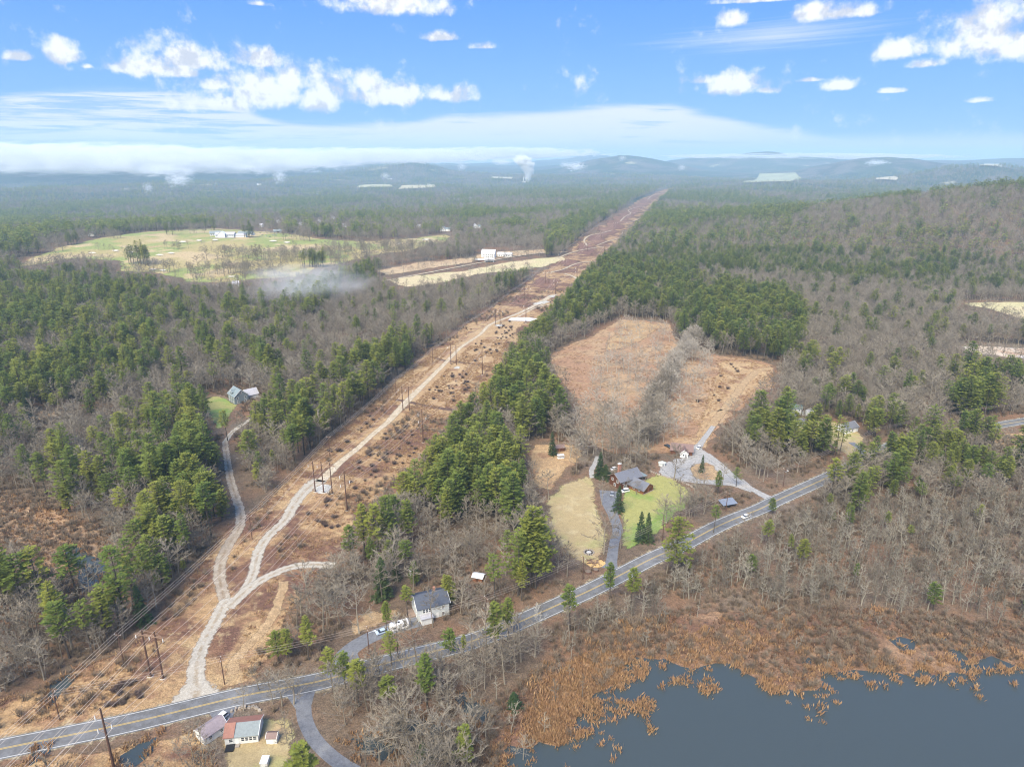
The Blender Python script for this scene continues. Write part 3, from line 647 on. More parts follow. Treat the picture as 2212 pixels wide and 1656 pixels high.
class MBld:
    def __init__(s): s.v = []; s.f = []
    def tube(s, a, b, ra, rb, n=4):
        a = Vector(a); b = Vector(b); d = (b - a)
        if d.length < 1e-6: return
        d.normalize()
        u = d.orthogonal().normalized(); w = d.cross(u); o = len(s.v)
        for c, r in ((a, ra), (b, rb)):
            for k in range(n):
                t = 2 * math.pi * k / n
                s.v.append(tuple(c + (u * math.cos(t) + w * math.sin(t)) * r))
        for k in range(n):
            s.f.append((o + k, o + (k + 1) % n, o + n + (k + 1) % n, o + n + k))
    def strip(s, a, b, w0, w1, side):
        a = Vector(a); b = Vector(b); o = len(s.v); q = side
        s.v += [tuple(a - q * w0), tuple(a + q * w0), tuple(b + q * w1)]
        s.f.append((o, o + 1, o + 2))
    def rhomb(s, c, d, side, L, w):
        c = Vector(c); o = len(s.v)
        s.v += [tuple(c), tuple(c + d * L * 0.45 + side * w), tuple(c + d * L), tuple(c + d * L * 0.45 - side * w)]
        s.f.append((o, o + 1, o + 2, o + 3))
    def box(s, x0, y0, z0, x1, y1, z1):
        o = len(s.v)
        s.v += [(x0, y0, z0), (x1, y0, z0), (x1, y1, z0), (x0, y1, z0), (x0, y0, z1), (x1, y0, z1), (x1, y1, z1), (x0, y1, z1)]
        s.f += [(o, o + 3, o + 2, o + 1), (o + 4, o + 5, o + 6, o + 7), (o, o + 1, o + 5, o + 4), (o + 1, o + 2, o + 6, o + 5), (o + 2, o + 3, o + 7, o + 6), (o + 3, o, o + 4, o + 7)]
    def prism(s, pts, z0, z1):
        o = len(s.v); n = len(pts)
        s.v += [(x, y, z0) for x, y in pts] + [(x, y, z1) for x, y in pts]
        s.f += [tuple(reversed(range(o, o + n))), tuple(range(o + n, o + 2 * n))] + [(o + k, o + (k + 1) % n, o + n + (k + 1) % n, o + n + k) for k in range(n)]
    def mesh(s, name, mat):
        me = bpy.data.meshes.new(name); me.from_pydata(s.v, [], s.f)
        for m in (mat if isinstance(mat, (list, tuple)) else [mat]): me.materials.append(m)
        me.update(); return me
    def obj(s, name, mat, parent=None): return mesh_obj(name, s.v, s.f, mat, parent)

def make_pine(rnd, h=20, bare=0.38, spread=3.4, tufts=9, conic=False, lite=False, dense=1.0):
    T, C = MBld(), MBld()
    lean = Vector((rnd.uniform(-.03, .03), rnd.uniform(-.03, .03), 1))
    n = 3 if lite else 5
    segs = 3 if lite else 6
    for k in range(segs):
        z0, z1 = h * 0.97 * k / segs, h * 0.97 * (k + 1) / segs
        T.tube(lean * z0, lean * z1, 0.30 * (1 - k / segs) + 0.04, 0.30 * (1 - (k + 1) / segs) + 0.04, n)
    z = h * bare
    step = 1.8 if lite else 0.85 / dense
    if not lite and not conic:                     # dead lower stubs
        for _ in range(9):
            zz = rnd.uniform(h * 0.15, h * bare); a = rnd.uniform(0, 6.28)
            T.strip(lean * zz, lean * zz + Vector((math.cos(a), math.sin(a), 0.1)) * rnd.uniform(.6, 1.8), .04, .01, Vector((0, 0, 1)))
    lob = [rnd.uniform(0.55, 1.35) for _ in range(5)]
    while z < h * 0.99:
        t = (z - h * bare) / (h * (1 - bare))
        if conic: prof = (1 - t) ** 0.9 + 0.03
        else: prof = (0.62 + 0.55 * t if t < 0.33 else 0.80) * (1 - max(0, t - 0.30) / 0.70) ** 0.62 + 0.05
        nb = rnd.randint(3, 4) if lite else rnd.randint(5, 6)
        a0 = rnd.uniform(0, 6.28)
        for k in range(nb):
            a = a0 + 6.283 * k / nb + rnd.uniform(-.3, .3)
            L = spread * prof * rnd.uniform(0.62, 1.18) * lob[int((a % 6.283) / 6.283 * 5) % 5]
            up = (0.42 * t + 0.02) if not conic else -0.22 + 0.25 * t
            rad = Vector((math.cos(a), math.sin(a), 0)); tip = rad * L + Vector((0, 0, up * L))
            p0 = lean * z
            if not lite: T.strip(p0, p0 + tip, 0.05, 0.015, Vector((-rad.y, rad.x, 0)))
            nt = 4 if lite else max(3, int(tufts * (0.35 + L / spread * 0.75)))
            for j in range(nt):
                s_ = (j + 0.7) / nt
                if s_ < 0.22 and L > 1.2: continue
                base = p0 + tip * s_ + Vector((0, 0, 0.10 * math.sin(s_ * 3.1) * L * 0.4))
                wd = 0.42 * L * (1 - abs(s_ - 0.6)) * (0.9 if not conic else 0.7)
                sgn = 1 if j % 2 else -1
                da = sgn * rnd.uniform(0.35, 1.0) * (1 - s_ * 0.5)
                dr = Vector((math.cos(a + da), math.sin(a + da), rnd.uniform(-0.02, 0.35) if not conic else rnd.uniform(-.35, 0.05))).normalized()
                side = dr.cross(Vector((rnd.uniform(-.5, .5), rnd.uniform(-.5, .5), 1))).normalized()
                ll = (rnd.uniform(1.9, 2.8) if lite else rnd.uniform(0.7, 1.25)) * (0.6 + 0.5 * min(1, L / 2))
                C.rhomb(base, dr, side, ll, ll * (0.34 if lite else 0.24))
                if not lite:
                    for q in (-1, 1):
                        d2 = (dr + side * 0.75 * q + Vector((0, 0, rnd.uniform(-.1, .35)))).normalized()
                        C.rhomb(base + dr * ll * 0.25, d2, d2.cross(Vector((rnd.uniform(-.4, .4), rnd.uniform(-.4, .4), 1))).normalized(), ll * 0.85, ll * 0.20)
        z += step * rnd.uniform(0.75, 1.3)
    for k in range(5):                              # leader
        a = k * 1.257
        dr = Vector((math.cos(a) * .5, math.sin(a) * .5, 1)).normalized()
        C.rhomb(lean * (h * 0.95), dr, Vector((-math.sin(a), math.cos(a), 0)), 1.3, 0.22)
    return T, C

def make_bare(rnd, h=16, spread=0.9, forks=9, twigs=10, thick=1.0, lite=False, low=0.28, tw=0.048):
    T, C = MBld(), MBld()
    lean = Vector((rnd.uniform(-.07, .07), rnd.uniform(-.07, .07), 1))
    top = h * 0.86
    segs = 2 if lite else 4
    pts = [Vector((0, 0, -0.2))]
    for k in range(segs):
        z = top * (k + 1) / segs
        pts.append(Vector((lean.x * z + rnd.uniform(-.15, .15), lean.y * z + rnd.uniform(-.15, .15), z)))
    r0 = h * 0.0105 * thick
    for k in range(segs):
        T.tube(pts[k], pts[k + 1], r0 * (1 - k / segs) + .03, r0 * (1 - (k + 1) / segs) + .03, 3 if lite else 5)
    def at(z):
        q = max(0.0, min(0.999, z / top)) * segs; i = int(q)
        return pts[i].lerp(pts[i + 1], q - i)
    def twig(p, d, L, lvl):
        if lvl == 0:
            sd = d.cross(Vector((rnd.uniform(-1, 1), rnd.uniform(-1, 1), rnd.uniform(-1, 1)))).normalized()
            C.strip(p, p + d * L, tw, 0.01, sd)
            return
        q = p + d * L
        if lite: C.strip(p, q, tw * .9, tw * .5, d.cross(Vector((rnd.uniform(-1, 1), 1, .3))).normalized())
        else: C.tube(p, q, 0.035 * lvl, 0.022 * lvl, 3)
        n = twigs if lvl == 1 else 5
        for k in range(n):
            s_ = rnd.uniform(0.25, 1.0) if k else 1.0
            d2 = (d * 0.9 + Vector((rnd.gauss(0, .55), rnd.gauss(0, .55), rnd.uniform(-.15, .6)))).normalized()
            twig(p.lerp(q, s_), d2, L * rnd.uniform(0.42, 0.72), lvl - 1)
    nf = forks
    for k in range(nf):
        z = h * (low + (0.84 - low) * (k + 0.5) / nf) + rnd.uniform(-.4, .4)
        a = k * 2.4 + rnd.uniform(-.5, .5)
        t = (z / h - low) / (1 - low)
        L = h * 0.20 * spread * (1.15 - 0.75 * t) * rnd.uniform(0.8, 1.2)
        d = Vector((math.cos(a), math.sin(a), 0.55 + 0.9 * t)).normalized()
        twig(at(z), d, L, 2)
    twig(at(top * 0.98), Vector((0, 0, 1)), h * 0.10, 2)
    return T, C
def make_brush(rnd, h=2.2, n=34, w=0.035):
    C = MBld()
    for k in range(n):
        a = rnd.uniform(0, 6.28); s_ = rnd.uniform(.1, .75)
        d = Vector((math.cos(a) * s_, math.sin(a) * s_, 1)).normalized()
        p = Vector((rnd.uniform(-.5, .5), rnd.uniform(-.5, .5), 0)) * h * .35; q = p + d * h * rnd.uniform(.55, .9)
        C.strip(p, q, w * 1.2, w * .6, Vector((-math.sin(a), math.cos(a), 0)))
        for j in range(3):
            b = rnd.uniform(0, 6.28); m = p.lerp(q, rnd.uniform(.45, .95))
            C.strip(m, m + (d + Vector((math.cos(b), math.sin(b), .2)) * .8).normalized() * h * rnd.uniform(.2, .4), w, .008, Vector((-math.sin(b), math.cos(b), 0)))
    return C
def make_reed(rnd, h=1.5, n=26, r=1.1):
    C = MBld()
    for k in range(n):
        a = rnd.uniform(0, 6.28); p = Vector((rnd.gauss(0, r * .45), rnd.gauss(0, r * .45), -0.05))
        d = Vector((rnd.gauss(0, .35), rnd.gauss(0, .35), 1)).normalized()
        L = h * rnd.uniform(.6, 1.1)
        C.rhomb(p, d, Vector((math.cos(a), math.sin(a), 0)), L, 0.13)
    return C

R1 = random.Random(11)
def pair(f, mats, name, **k):
    T, C = f(R1, **k)
    return T.mesh(name + '_trunk', mats[0]), C.mesh(name + '_crown', mats[1]), T, C
PINES = [pair(make_pine, (PBARK, NEEDLE), 'pine', bare=b, spread=s, dense=d) for b, s, d in
         [(.34, 4.2, 1.0), (.40, 3.8, .95), (.50, 4.0, 1.0), (.28, 4.7, 1.05), (.55, 3.4, .85), (.38, 3.3, .9), (.20, 4.4, 1.1), (.44, 4.6, .6), (.58, 4.2, .7)]]
SPRUCES = [pair(make_pine, (PBARK, HEMLOCK), 'spruce', bare=b, spread=s, conic=True, dense=1.15) for b, s in [(.06, 3.6), (.10, 3.0), (.05, 4.2)]]
PLITE = [pair(make_pine, (PBARK, NEEDLE), 'pine_far', bare=b, spread=s, lite=True) for b, s in [(.35, 4.5), (.45, 4.1), (.3, 4.8)]]
BARES = [pair(make_bare, (GBARK, GBARK), 'bare', spread=s, forks=f, low=l, thick=t) for s, f, l, t in
         [(1.0, 11, .30, 1.0), (1.25, 12, .22, 1.15), (.75, 10, .38, .8), (1.4, 13, .18, 1.25), (.9, 10, .42, .9), (1.1, 11, .28, 1.0)]]
THINS = [pair(make_bare, (SWBARK, SWBARK), 'thin_bare', spread=s, forks=f, low=l, thick=1.0, h=11, twigs=6, tw=0.034) for s, f, l in [(.55, 7, .35), (.7, 8, .25), (.45, 7, .45), (.9, 8, .3)]]
BLITE = [pair(make_bare, (GBARK, GBARK), 'bare_far', spread=s, forks=9, twigs=6, lite=True, tw=0.13, low=.25) for s in (1.2, 1.45, 1.0)]
BRUSHES = [make_brush(R1) for _ in range(4)]
REEDS = [make_reed(R1) for _ in range(4)]

def scatter(name, protos, pts, idx, rot, scl, label, cat=None, kind='stuff'):
    """one object: its points carry copies of the shapes stored beside them in the same mesh"""
    verts = []; faces = []; mi = []; vid = []; mats = []
    for k, parts in enumerate(protos):
        for B, m in parts:
            if m not in mats: mats.append(m)
            o = len(verts); verts += [tuple(v) for v in B.v]; faces += [tuple(i + o for i in f) for f in B.f]
            mi += [mats.index(m)] * len(B.f); vid += [k] * len(B.v)
    nv = len(verts); n = len(pts)
    verts += [tuple(p) for p in pts]
    me = bpy.data.meshes.new(name); me.from_pydata(verts, [], faces)
    for m in mats: me.materials.append(m)
    me.polygons.foreach_set('material_index', np.array(mi, np.int32))
    def attr(nm, ty, fld, first, rest):
        a = me.attributes.new(nm, ty, 'POINT'); a.data.foreach_set(fld, np.concatenate([first, rest]).ravel())
    attr('vid', 'INT', 'value', np.array(vid, np.int32), np.full(n, -1, np.int32))
    attr('pick', 'INT', 'value', np.zeros(nv, np.int32), np.array(idx, np.int32))
    attr('turn', 'FLOAT_VECTOR', 'vector', np.zeros((nv, 3), np.float32), np.array(rot, np.float32))
    attr('size', 'FLOAT_VECTOR', 'vector', np.ones((nv, 3), np.float32), np.array(scl, np.float32))
    me.update()
    ob = link(bpy.data.objects.new(name, me))
    ng = bpy.data.node_groups.new(name, 'GeometryNodeTree')
    ng.interface.new_socket('Geometry', in_out='INPUT', socket_type='NodeSocketGeometry')
    ng.interface.new_socket('Geometry', in_out='OUTPUT', socket_type='NodeSocketGeometry')
    A = ng.nodes.new; Lk = ng.links.new
    gi = A('NodeGroupInput'); go = A('NodeGroupOutput')
    def named(nm, ty):
        q = A('GeometryNodeInputNamedAttribute'); q.data_type = ty; q.inputs['Name'].default_value = nm; return q.outputs['Attribute']
    vidn = named('vid', 'INT')
    def eq(k):
        c = A('FunctionNodeCompare'); c.data_type = 'INT'; c.operation = 'EQUAL'; Lk(vidn, c.inputs['A'])
        c.inputs['B'].default_value = k; return c.outputs[0]
    for k in range(len(protos)):
        s_ = A('GeometryNodeSeparateGeometry'); s_.domain = 'POINT'
        Lk(gi.outputs[0], s_.inputs[0]); Lk(eq(k), s_.inputs['Selection'])
        g2i = A('GeometryNodeGeometryToInstance'); Lk(s_.outputs[0], g2i.inputs[0])
        p_ = A('GeometryNodeSeparateGeometry'); p_.domain = 'POINT'
        Lk(gi.outputs[0], p_.inputs[0]); Lk(eq(-1), p_.inputs['Selection'])
        c2 = A('FunctionNodeCompare'); c2.data_type = 'INT'; c2.operation = 'EQUAL'; Lk(named('pick', 'INT'), c2.inputs['A']); c2.inputs['B'].default_value = k
        iop = A('GeometryNodeInstanceOnPoints')
        Lk(p_.outputs[0], iop.inputs['Points']); Lk(c2.outputs[0], iop.inputs['Selection'])
        Lk(g2i.outputs[0], iop.inputs['Instance'])
        e2r = A('FunctionNodeEulerToRotation'); Lk(named('turn', 'FLOAT_VECTOR'), e2r.inputs[0]); Lk(e2r.outputs[0], iop.inputs['Rotation'])
        Lk(named('size', 'FLOAT_VECTOR'), iop.inputs['Scale'])
        if k == 0: jn = A('GeometryNodeJoinGeometry'); Lk(jn.outputs[0], go.inputs[0])
        Lk(iop.outputs[0], jn.inputs[0])
    md = ob.modifiers.new('scatter', 'NODES'); md.node_group = ng
    tag(ob, label, cat, kind=kind)
    return ob
# ------------------------------------------------------------------ where trees stand
def grid_points(r0, r1, spacing, half=0.76, jit=0.85):
    xs = np.arange(-r1, r1, spacing); ys = np.arange(0, r1, spacing)
    X, Y = np.meshgrid(xs, ys); X = X + (np.arange(len(ys)) % 2)[:, None] * spacing * .5
    X = X.ravel() + (RNG.random(X.size) - .5) * spacing * jit; Y = Y.ravel() + (RNG.random(Y.size) - .5) * spacing * jit
    R = np.hypot(X, Y); A = np.abs(np.arctan2(X, Y))
    k = (R >= r0) & (R < r1) & (A < half)
    return X[k], Y[k]

# stands: polygon on the survey grid (foot of the trees), share of pines, share of places filled, height factor
STANDS = [
 ([(1690,925),(1760,905),(1830,925),(1820,960),(1760,960),(1700,945)], .75, 1.3, 1.0),
 ([(1040,1750),(1000,1560),(1100,1470),(1260,1385),(1340,1345),(1480,1310),(1640,1300),(1820,1305),(2000,1320),(2400,1335),(2400,1560),(1040,1800)], 0, .45, .45),
 ([(-100,640),(60,610),(260,640),(400,660),(420,740),(330,790),(250,800),(60,760),(-100,780)], .46, 1, 1.05),
 ([(-100,790),(60,800),(200,770),(300,770),(360,800),(270,850),(230,885),(60,905),(-100,900)], .58, 1, 1.0),
 ([(330,720),(520,680),(640,690),(640,760),(540,800),(420,800)], .34, 1, 1.0),
 ([(20,930),(130,915),(220,925),(330,885),(370,930),(440,985),(482,1060),(490,1120),(440,1165),(395,1235),(330,1230),(240,1120),(120,1075),(0,1050),(-100,1020),(-100,930)], .34, 1, 1.05),
 ([(380,1000),(470,1000),(490,1090),(440,1160),(390,1230),(330,1220),(340,1100)], .55, 1, 1.1),
 ([(560,800),(760,620),(1000,600),(1100,600),(1000,680),(900,760),(820,800),(700,830)], .07, 1, .9),
 ([(790,790),(880,745),(900,770),(800,870),(700,970),(640,1000),(600,985),(640,900),(700,850)], .56, 1, 1.05),
 ([(560,960),(640,1000),(600,1040),(556,1090),(530,1080),(505,1000)], .10, 1.1, .8),
 ([(1180,560),(1240,530),(1270,495),(1330,455),(1400,420),(1420,400),(1380,400),(1300,440),(1240,480),(1180,500)], .62, 1, 1.0),
 ([(1090,770),(1120,730),(1180,660),(1250,605),(1300,560),(1360,590),(1500,600),(1520,640),(1470,690),(1330,684),(1200,740),(1170,770),(1110,800)], .72, 1, 1.1),
 ([(1500,660),(1560,630),(1700,650),(1735,700),(1735,760),(1690,785),(1560,765),(1490,735)], .74, 1, 1.1),
 ([(1000,860),(1040,830),(1080,800),(1130,770),(1175,780),(1160,840),(1230,900),(1205,935),(1130,960),(1060,950),(985,915)], .55, .8, 1.15),
 ([(1180,700),(1240,740),(1200,810),(1240,860),(1250,930),(1220,970),(1300,985),(1300,900),(1210,820)], .04, .9, .85),
 ([(850,1050),(900,1005),(960,950),(1010,930),(1070,970),(1125,1010),(1130,1080),(1100,1130),(1000,1140),(900,1130),(830,1110)], .88, 1.1, 1.05),
 ([(740,1200),(800,1110),(880,1130),(900,1160),(850,1200),(790,1225)], .60, .9, 1.1),
 ([(1090,1130),(1150,1120),(1190,1180),(1195,1250),(1170,1280),(1110,1240)], .45, .9, 1.15),
 ([(880,1160),(1090,1150),(1110,1250),(1050,1330),(960,1330),(900,1260)], .03, .75, .8),
 ([(1570,960),(1585,890),(1650,880),(1700,930),(1760,960),(1850,975),(1840,1000),(1700,1015),(1600,1010)], .60, 1, 1.1),
 ([(1650,1000),(1850,985),(1840,1000),(1760,1035),(1690,1060),(1640,1030)], .08, .9, .8),
 ([(2040,925),(2055,880),(2120,870),(2160,890),(2150,935)], .85, 1, 1.1),
 ([(1795,1120),(1800,1060),(1880,1010),(1950,975),(2080,950),(2300,990),(2300,1090),(2150,1080),(2000,1080),(1900,1120)], .46, 1.25, .85),
 ([(1480,1230),(1560,1190),(1800,1100),(2300,1070),(2400,1345),(2000,1335),(1700,1310),(1500,1310)], .01, 4.2, .54),
 ([(1220,1380),(1400,1270),(1560,1200),(1700,1255),(1560,1290),(1400,1330),(1250,1400)], .01, 3.6, .55),
 ([(-100,1270),(60,1240),(110,1270),(160,1320),(230,1400),(330,1340),(300,1210),(340,1230),(370,1290),(250,1420),(150,1430),(0,1350),(-100,1350)], .50, .9, 1.1),
 ([(-200,1400),(0,1360),(150,1440),(230,1425),(120,1455),(0,1510),(-200,1560)], .02, 2.2, .75),
 ([(600,1500),(800,1470),(1050,1390),(1170,1335),(1160,1420),(1080,1470),(980,1560),(900,1700),(700,1700),(690,1580)], .05, 1.5, .95),
 ([(-200,1600),(460,1560),(470,1720),(-200,1760)], .0, .35, .4),
 ([(620,1530),(660,1530),(700,1620),(760,1700),(640,1700),(655,1600)], .0, .9, .55),
 ([(1500,560),(1750,520),(2212,560),(2400,640),(2212,640),(1950,650),(1750,600)], .28, 1, .95),
 ([(1500,480),(1800,480),(2212,470),(2400,560),(2212,560),(1750,520),(1500,560),(1400,560)], .30, 1, .95),
 ([(1850,450),(2212,425),(2400,420),(2400,520),(2212,500),(1900,500)], .10, 1, .9),
 ([(1300,560),(1380,490),(1500,500),(1500,600),(1360,590)], .35, 1, 1),
 ([(1500,780),(1480,740),(1500,720),(1512,735),(1440,860),(1410,960),(1375,960),(1395,870)], .0, 2.0, .75),
 ([(-100,560),(10,545),(60,590),(230,600),(330,605),(400,630),(300,640),(100,610),(-100,620)], .35, 1, 1),
 ([(600,470),(780,440),(960,430),(1010,450),(980,500),(900,512),(760,512),(620,495)], .22, 1, 1),
 ([(1780,1055),(1850,1012),(1941,965),(2108,935),(2300,905),(2300,960),(2108,990),(1941,1020),(1850,1065),(1790,1095)], .36, 2.8, 1.0),
]
def lookups(x, y, base_fill=1.0):
    X, Y, dep = proj(x, y, H(x, y))
    n = len(x)
    r = np.hypot(x, y)
    pn = sstep(fbm(x / 95, y / 95, 31, 3), 0.50, 0.62)
    share = 0.05 + 0.45 * pn
    share = np.where(r > 1300, 0.08 + 0.62 * sstep(fbm(x / 170, y / 240, 37, 4), 0.46, 0.60), share)
    fill = np.full(n, base_fill); hf = np.ones(n)
    for poly, s, f, hh in STANDS:
        k = pip(X, Y, poly)
        share[k] = np.clip(s + (0.25 * (pn[k] - .5) if .1 < s < .8 else 0), 0, 1); fill[k] = f * base_fill; hf[k] = hh
    return X, Y, share, fill, hf
OPEN = [k for k in WORLD_POLYS if k.startswith(('scrub', 'leaf_litter', 'dry_grass', 'lawn', 'marsh', 'pond', 'water', 'golf', 'field', 'gravel_yard'))]
def keep_off(x, y, road_gap=5.0):
    bad = np.zeros(len(x), bool)
    for nm in OPEN:
        ol = WORLD_POLYS[nm]
        lo, hi = ol.min(0), ol.max(0)
        k = (x > lo[0]) & (x < hi[0]) & (y > lo[1]) & (y < hi[1]) & ~bad
        if k.any():
            idx = np.where(k)[0]; hit = idx[pip(x[idx], y[idx], ol)]
            free = 0.30 if nm == 'marsh16' else (0.75 if nm in ('water49', 'water52', 'water53', 'water54') else 0)
            bad[hit[RNG.random(len(hit)) >= free]] = True
    for cl, hw in ROADS:
        lo, hi = cl.min(0) - 20, cl.max(0) + 20
        k = np.where((x > lo[0]) & (x < hi[0]) & (y > lo[1]) & (y < hi[1]) & ~bad)[0]
        if len(k):
            d = np.full(len(k), 1e9); p = np.stack([x[k], y[k]], 1)
            for i in range(len(cl) - 1):
                a, b_ = cl[i], cl[i + 1]; ab = b_ - a
                t = np.clip(((p - a) @ ab) / max(1e-9, ab @ ab), 0, 1)
                d = np.minimum(d, np.hypot(*(p - (a + t[:, None] * ab)).T))
            bad[k[d < hw + road_gap]] = True
    return bad
# clear views: ground on the near side of things the picture shows over open ground
CLEAR = [([(1100,1390),(1160,1330),(1280,1282),(1400,1225),(1480,1190),(1590,1140),(1600,1165),(1480,1215),(1400,1250),(1290,1312),(1180,1365)], .30),
         ([(700,1475),(800,1450),(900,1425),(1020,1395),(1040,1420),(900,1465),(760,1500)], .45),
         ([(1310,1220),(1500,1150),(1600,1105),(1650,1090),(1500,1170),(1340,1235)], .3),
         ([(850,1330),(960,1310),(960,1345),(880,1365)], .35), ([(470,880),(560,880),(560,920),(480,940)], .3), ([(480,940),(520,930),(540,1080),(515,1090)], .3),
         ([(1690,920),(1750,920),(1750,960),(1700,950)], .45), ([(1820,925),(1860,925),(1870,990),(1830,990)], .8),
         ([(1000,1240),(1060,1240),(1060,1290),(1010,1290)], .3),
         ([(1540,1085),(1600,1085),(1600,1110),(1560,1120)], .3), ([(1300,1050),(1420,1060),(1420,1090),(1330,1090)], .1),
         ([(1180,960),(1230,960),(1240,990),(1190,990)], .1), ([(1440,985),(1520,985),(1500,1010),(1440,1005)], .1)]
NOPINE = [[(1395,955),(1570,950),(1660,1060),(1680,1110),(1560,1130),(1480,1040),(1400,1030)], [(1100,1390),(1280,1290),(1600,1110),(1640,1130),(1400,1260),(1180,1400)], [(580,1520),(720,1490),(1060,1400),(1160,1340),(1160,1430),(900,1700),(580,1700)], [(-200,1560),(500,1500),(640,1520),(640,1720),(-200,1720)], [(1140,1040),(1330,1000),(1340,1240),(1180,1250)], [(1180,930),(1420,900),(1430,1020),(1240,1040)], [(560,1290),(760,1230),(900,1300),(700,1440),(560,1430)]]
TREES = []     # x, y, z, height, kind, variant, rot, source flag
# ground that stays in view: no crown may stand in front of it
OPEN_VIEW = [[(x_ - 9, y_ - 11), (x_ + 10, y_ - 11), (x_ + 10, y_ + 1), (x_ - 9, y_ + 1)] for x_, y_ in [(648,487),(565,490),(602,481),(964,499),(1031,493),(745,490),(905,492),(690,482),(720,473),(897,402),(920,402),(985,432),(1545,429),(1997,426)]] + [CORR_VIS, ORCH, GOLF, MARSHL, [(0,1588),(683,1452),(700,1492),(0,1650)], [(1110,1338),(1160,1310),(1280,1258),(1480,1160),(1650,1085),(1765,1030),(1765,1058),(1660,1105),(1480,1190),(1290,1285),(1170,1340)],
 [(1338,1090),(1345,1062),(1410,1030),(1485,1058),(1482,1095),(1400,1160),(1336,1170)], [(1175,1115),(1190,1075),(1270,1028),(1312,1085),(1320,1150),(1306,1225),(1225,1200)], [(1135,960),(1200,956),(1245,950),(1270,975),(1225,1040),(1150,1060)],
 [(500,1110),(470,1240),(500,1300),(530,1110),(500,955),(480,955)], [(828,604),(1000,584),(1235,553),(1230,562),(1050,592),(860,622)], [(795,588),(1020,556),(1030,530),(1110,530),(1190,548),(840,600)], [(2055,655),(2300,650),(2300,690),(2180,684)], [(2045,745),(2300,745),(2300,775),(2110,768)], [(2110,955),(2212,925),(2212,975),(2150,968)],
 [(430,870),(470,825),(560,825),(560,870),(520,880),(480,940),(450,900)], [(885,1265),(965,1265),(965,1320),(900,1345),(885,1300)], [(735,1340),(810,1310),(870,1310),(850,1345),(760,1390)], [(1400,950),(1560,950),(1668,1075),(1640,1080),(1540,1045),(1410,1030)],
 [(430,1530),(640,1520),(650,1620),(560,1660),(430,1620)], [(1300,1000),(1410,1000),(1410,1070),(1300,1075)], [(455,490),(610,490),(610,520),(455,520)], [(140,1180),(235,1200),(215,1290),(160,1290)], [(1015,1235),(1050,1235),(1050,1258),(1015,1258)], [(36,900),(250,868),(250,885),(80,912)]]
def add_band(r0, r1, spacing):
    x, y = grid_points(r0, r1, spacing)
    X, Y, share, fill, hf = lookups(x, y, 1.3 if r1 < 1300 else 1.0)
    near = r1 <= 1300
    bad = keep_off(x, y, 4.0 if near else 6.0)
    extra = RNG.random(len(x))
    keep = (extra < fill) & ~bad & (X > -260) & (X < 2480) & (Y < 1900)
    for poly, f in CLEAR:
        k = pip(X, Y, poly); keep &= ~(k & (RNG.random(len(x)) > f))
    # where a stand is denser than the grid, add a second tree close by
    more = np.where(keep, np.floor(np.maximum(0, fill - 1) + RNG.random(len(x))), 0).astype(int)
    dx = np.repeat(x, more); dy = np.repeat(y, more)
    xs = np.concatenate([x[keep], dx + RNG.normal(0, 2.4, len(dx))]); ys = np.concatenate([y[keep], dy + RNG.normal(0, 2.4, len(dx))])
    sh = np.concatenate([share[keep], np.repeat(share * .6, more)]); hh = np.concatenate([hf[keep], np.repeat(hf * .9, more)])
    pine = RNG.random(len(xs)) < sh
    XX, YY, _ = proj(xs, ys, H(xs, ys))
    for poly in NOPINE: pine &= ~pip(XX, YY, poly)
    h = np.where(pine, RNG.normal(20.5, 4.3, len(xs)), RNG.normal(15.0, 2.4, len(xs))) * hh
    h = np.where(hh < .6, h * RNG.uniform(.6, 1.45, len(h)), h)
    h = np.clip(h, 4, 30)
    zs = H(xs, ys); blk = np.zeros(len(xs), bool)
    if r0 < 2000:
        for q in (.3, .6, .9):
            XX, YY, _ = proj(xs, ys, zs + h * q)
            for poly in OPEN_VIEW: blk |= pip(XX, YY, poly)
    ok = ~blk | (~pine & (RNG.random(len(xs)) < .22))
    xs, ys, h, pine, hh = xs[ok], ys[ok], h[ok], pine[ok], hh[ok]
    return xs, ys, H(xs, ys), h, pine, hh
b1 = add_band(90, 1250, 6.3)
b2 = add_band(1250, 2300, 9.0)
b3 = add_band(2300, 4200, 14.5)
b4 = add_band(4200, 7500, 27.0)
NEARX = np.concatenate([b1[0]]); NEARY = b1[1]; NEARZ = b1[2]; NEARH = b1[3]; NEARP = b1[4]; NEARF = b1[5]

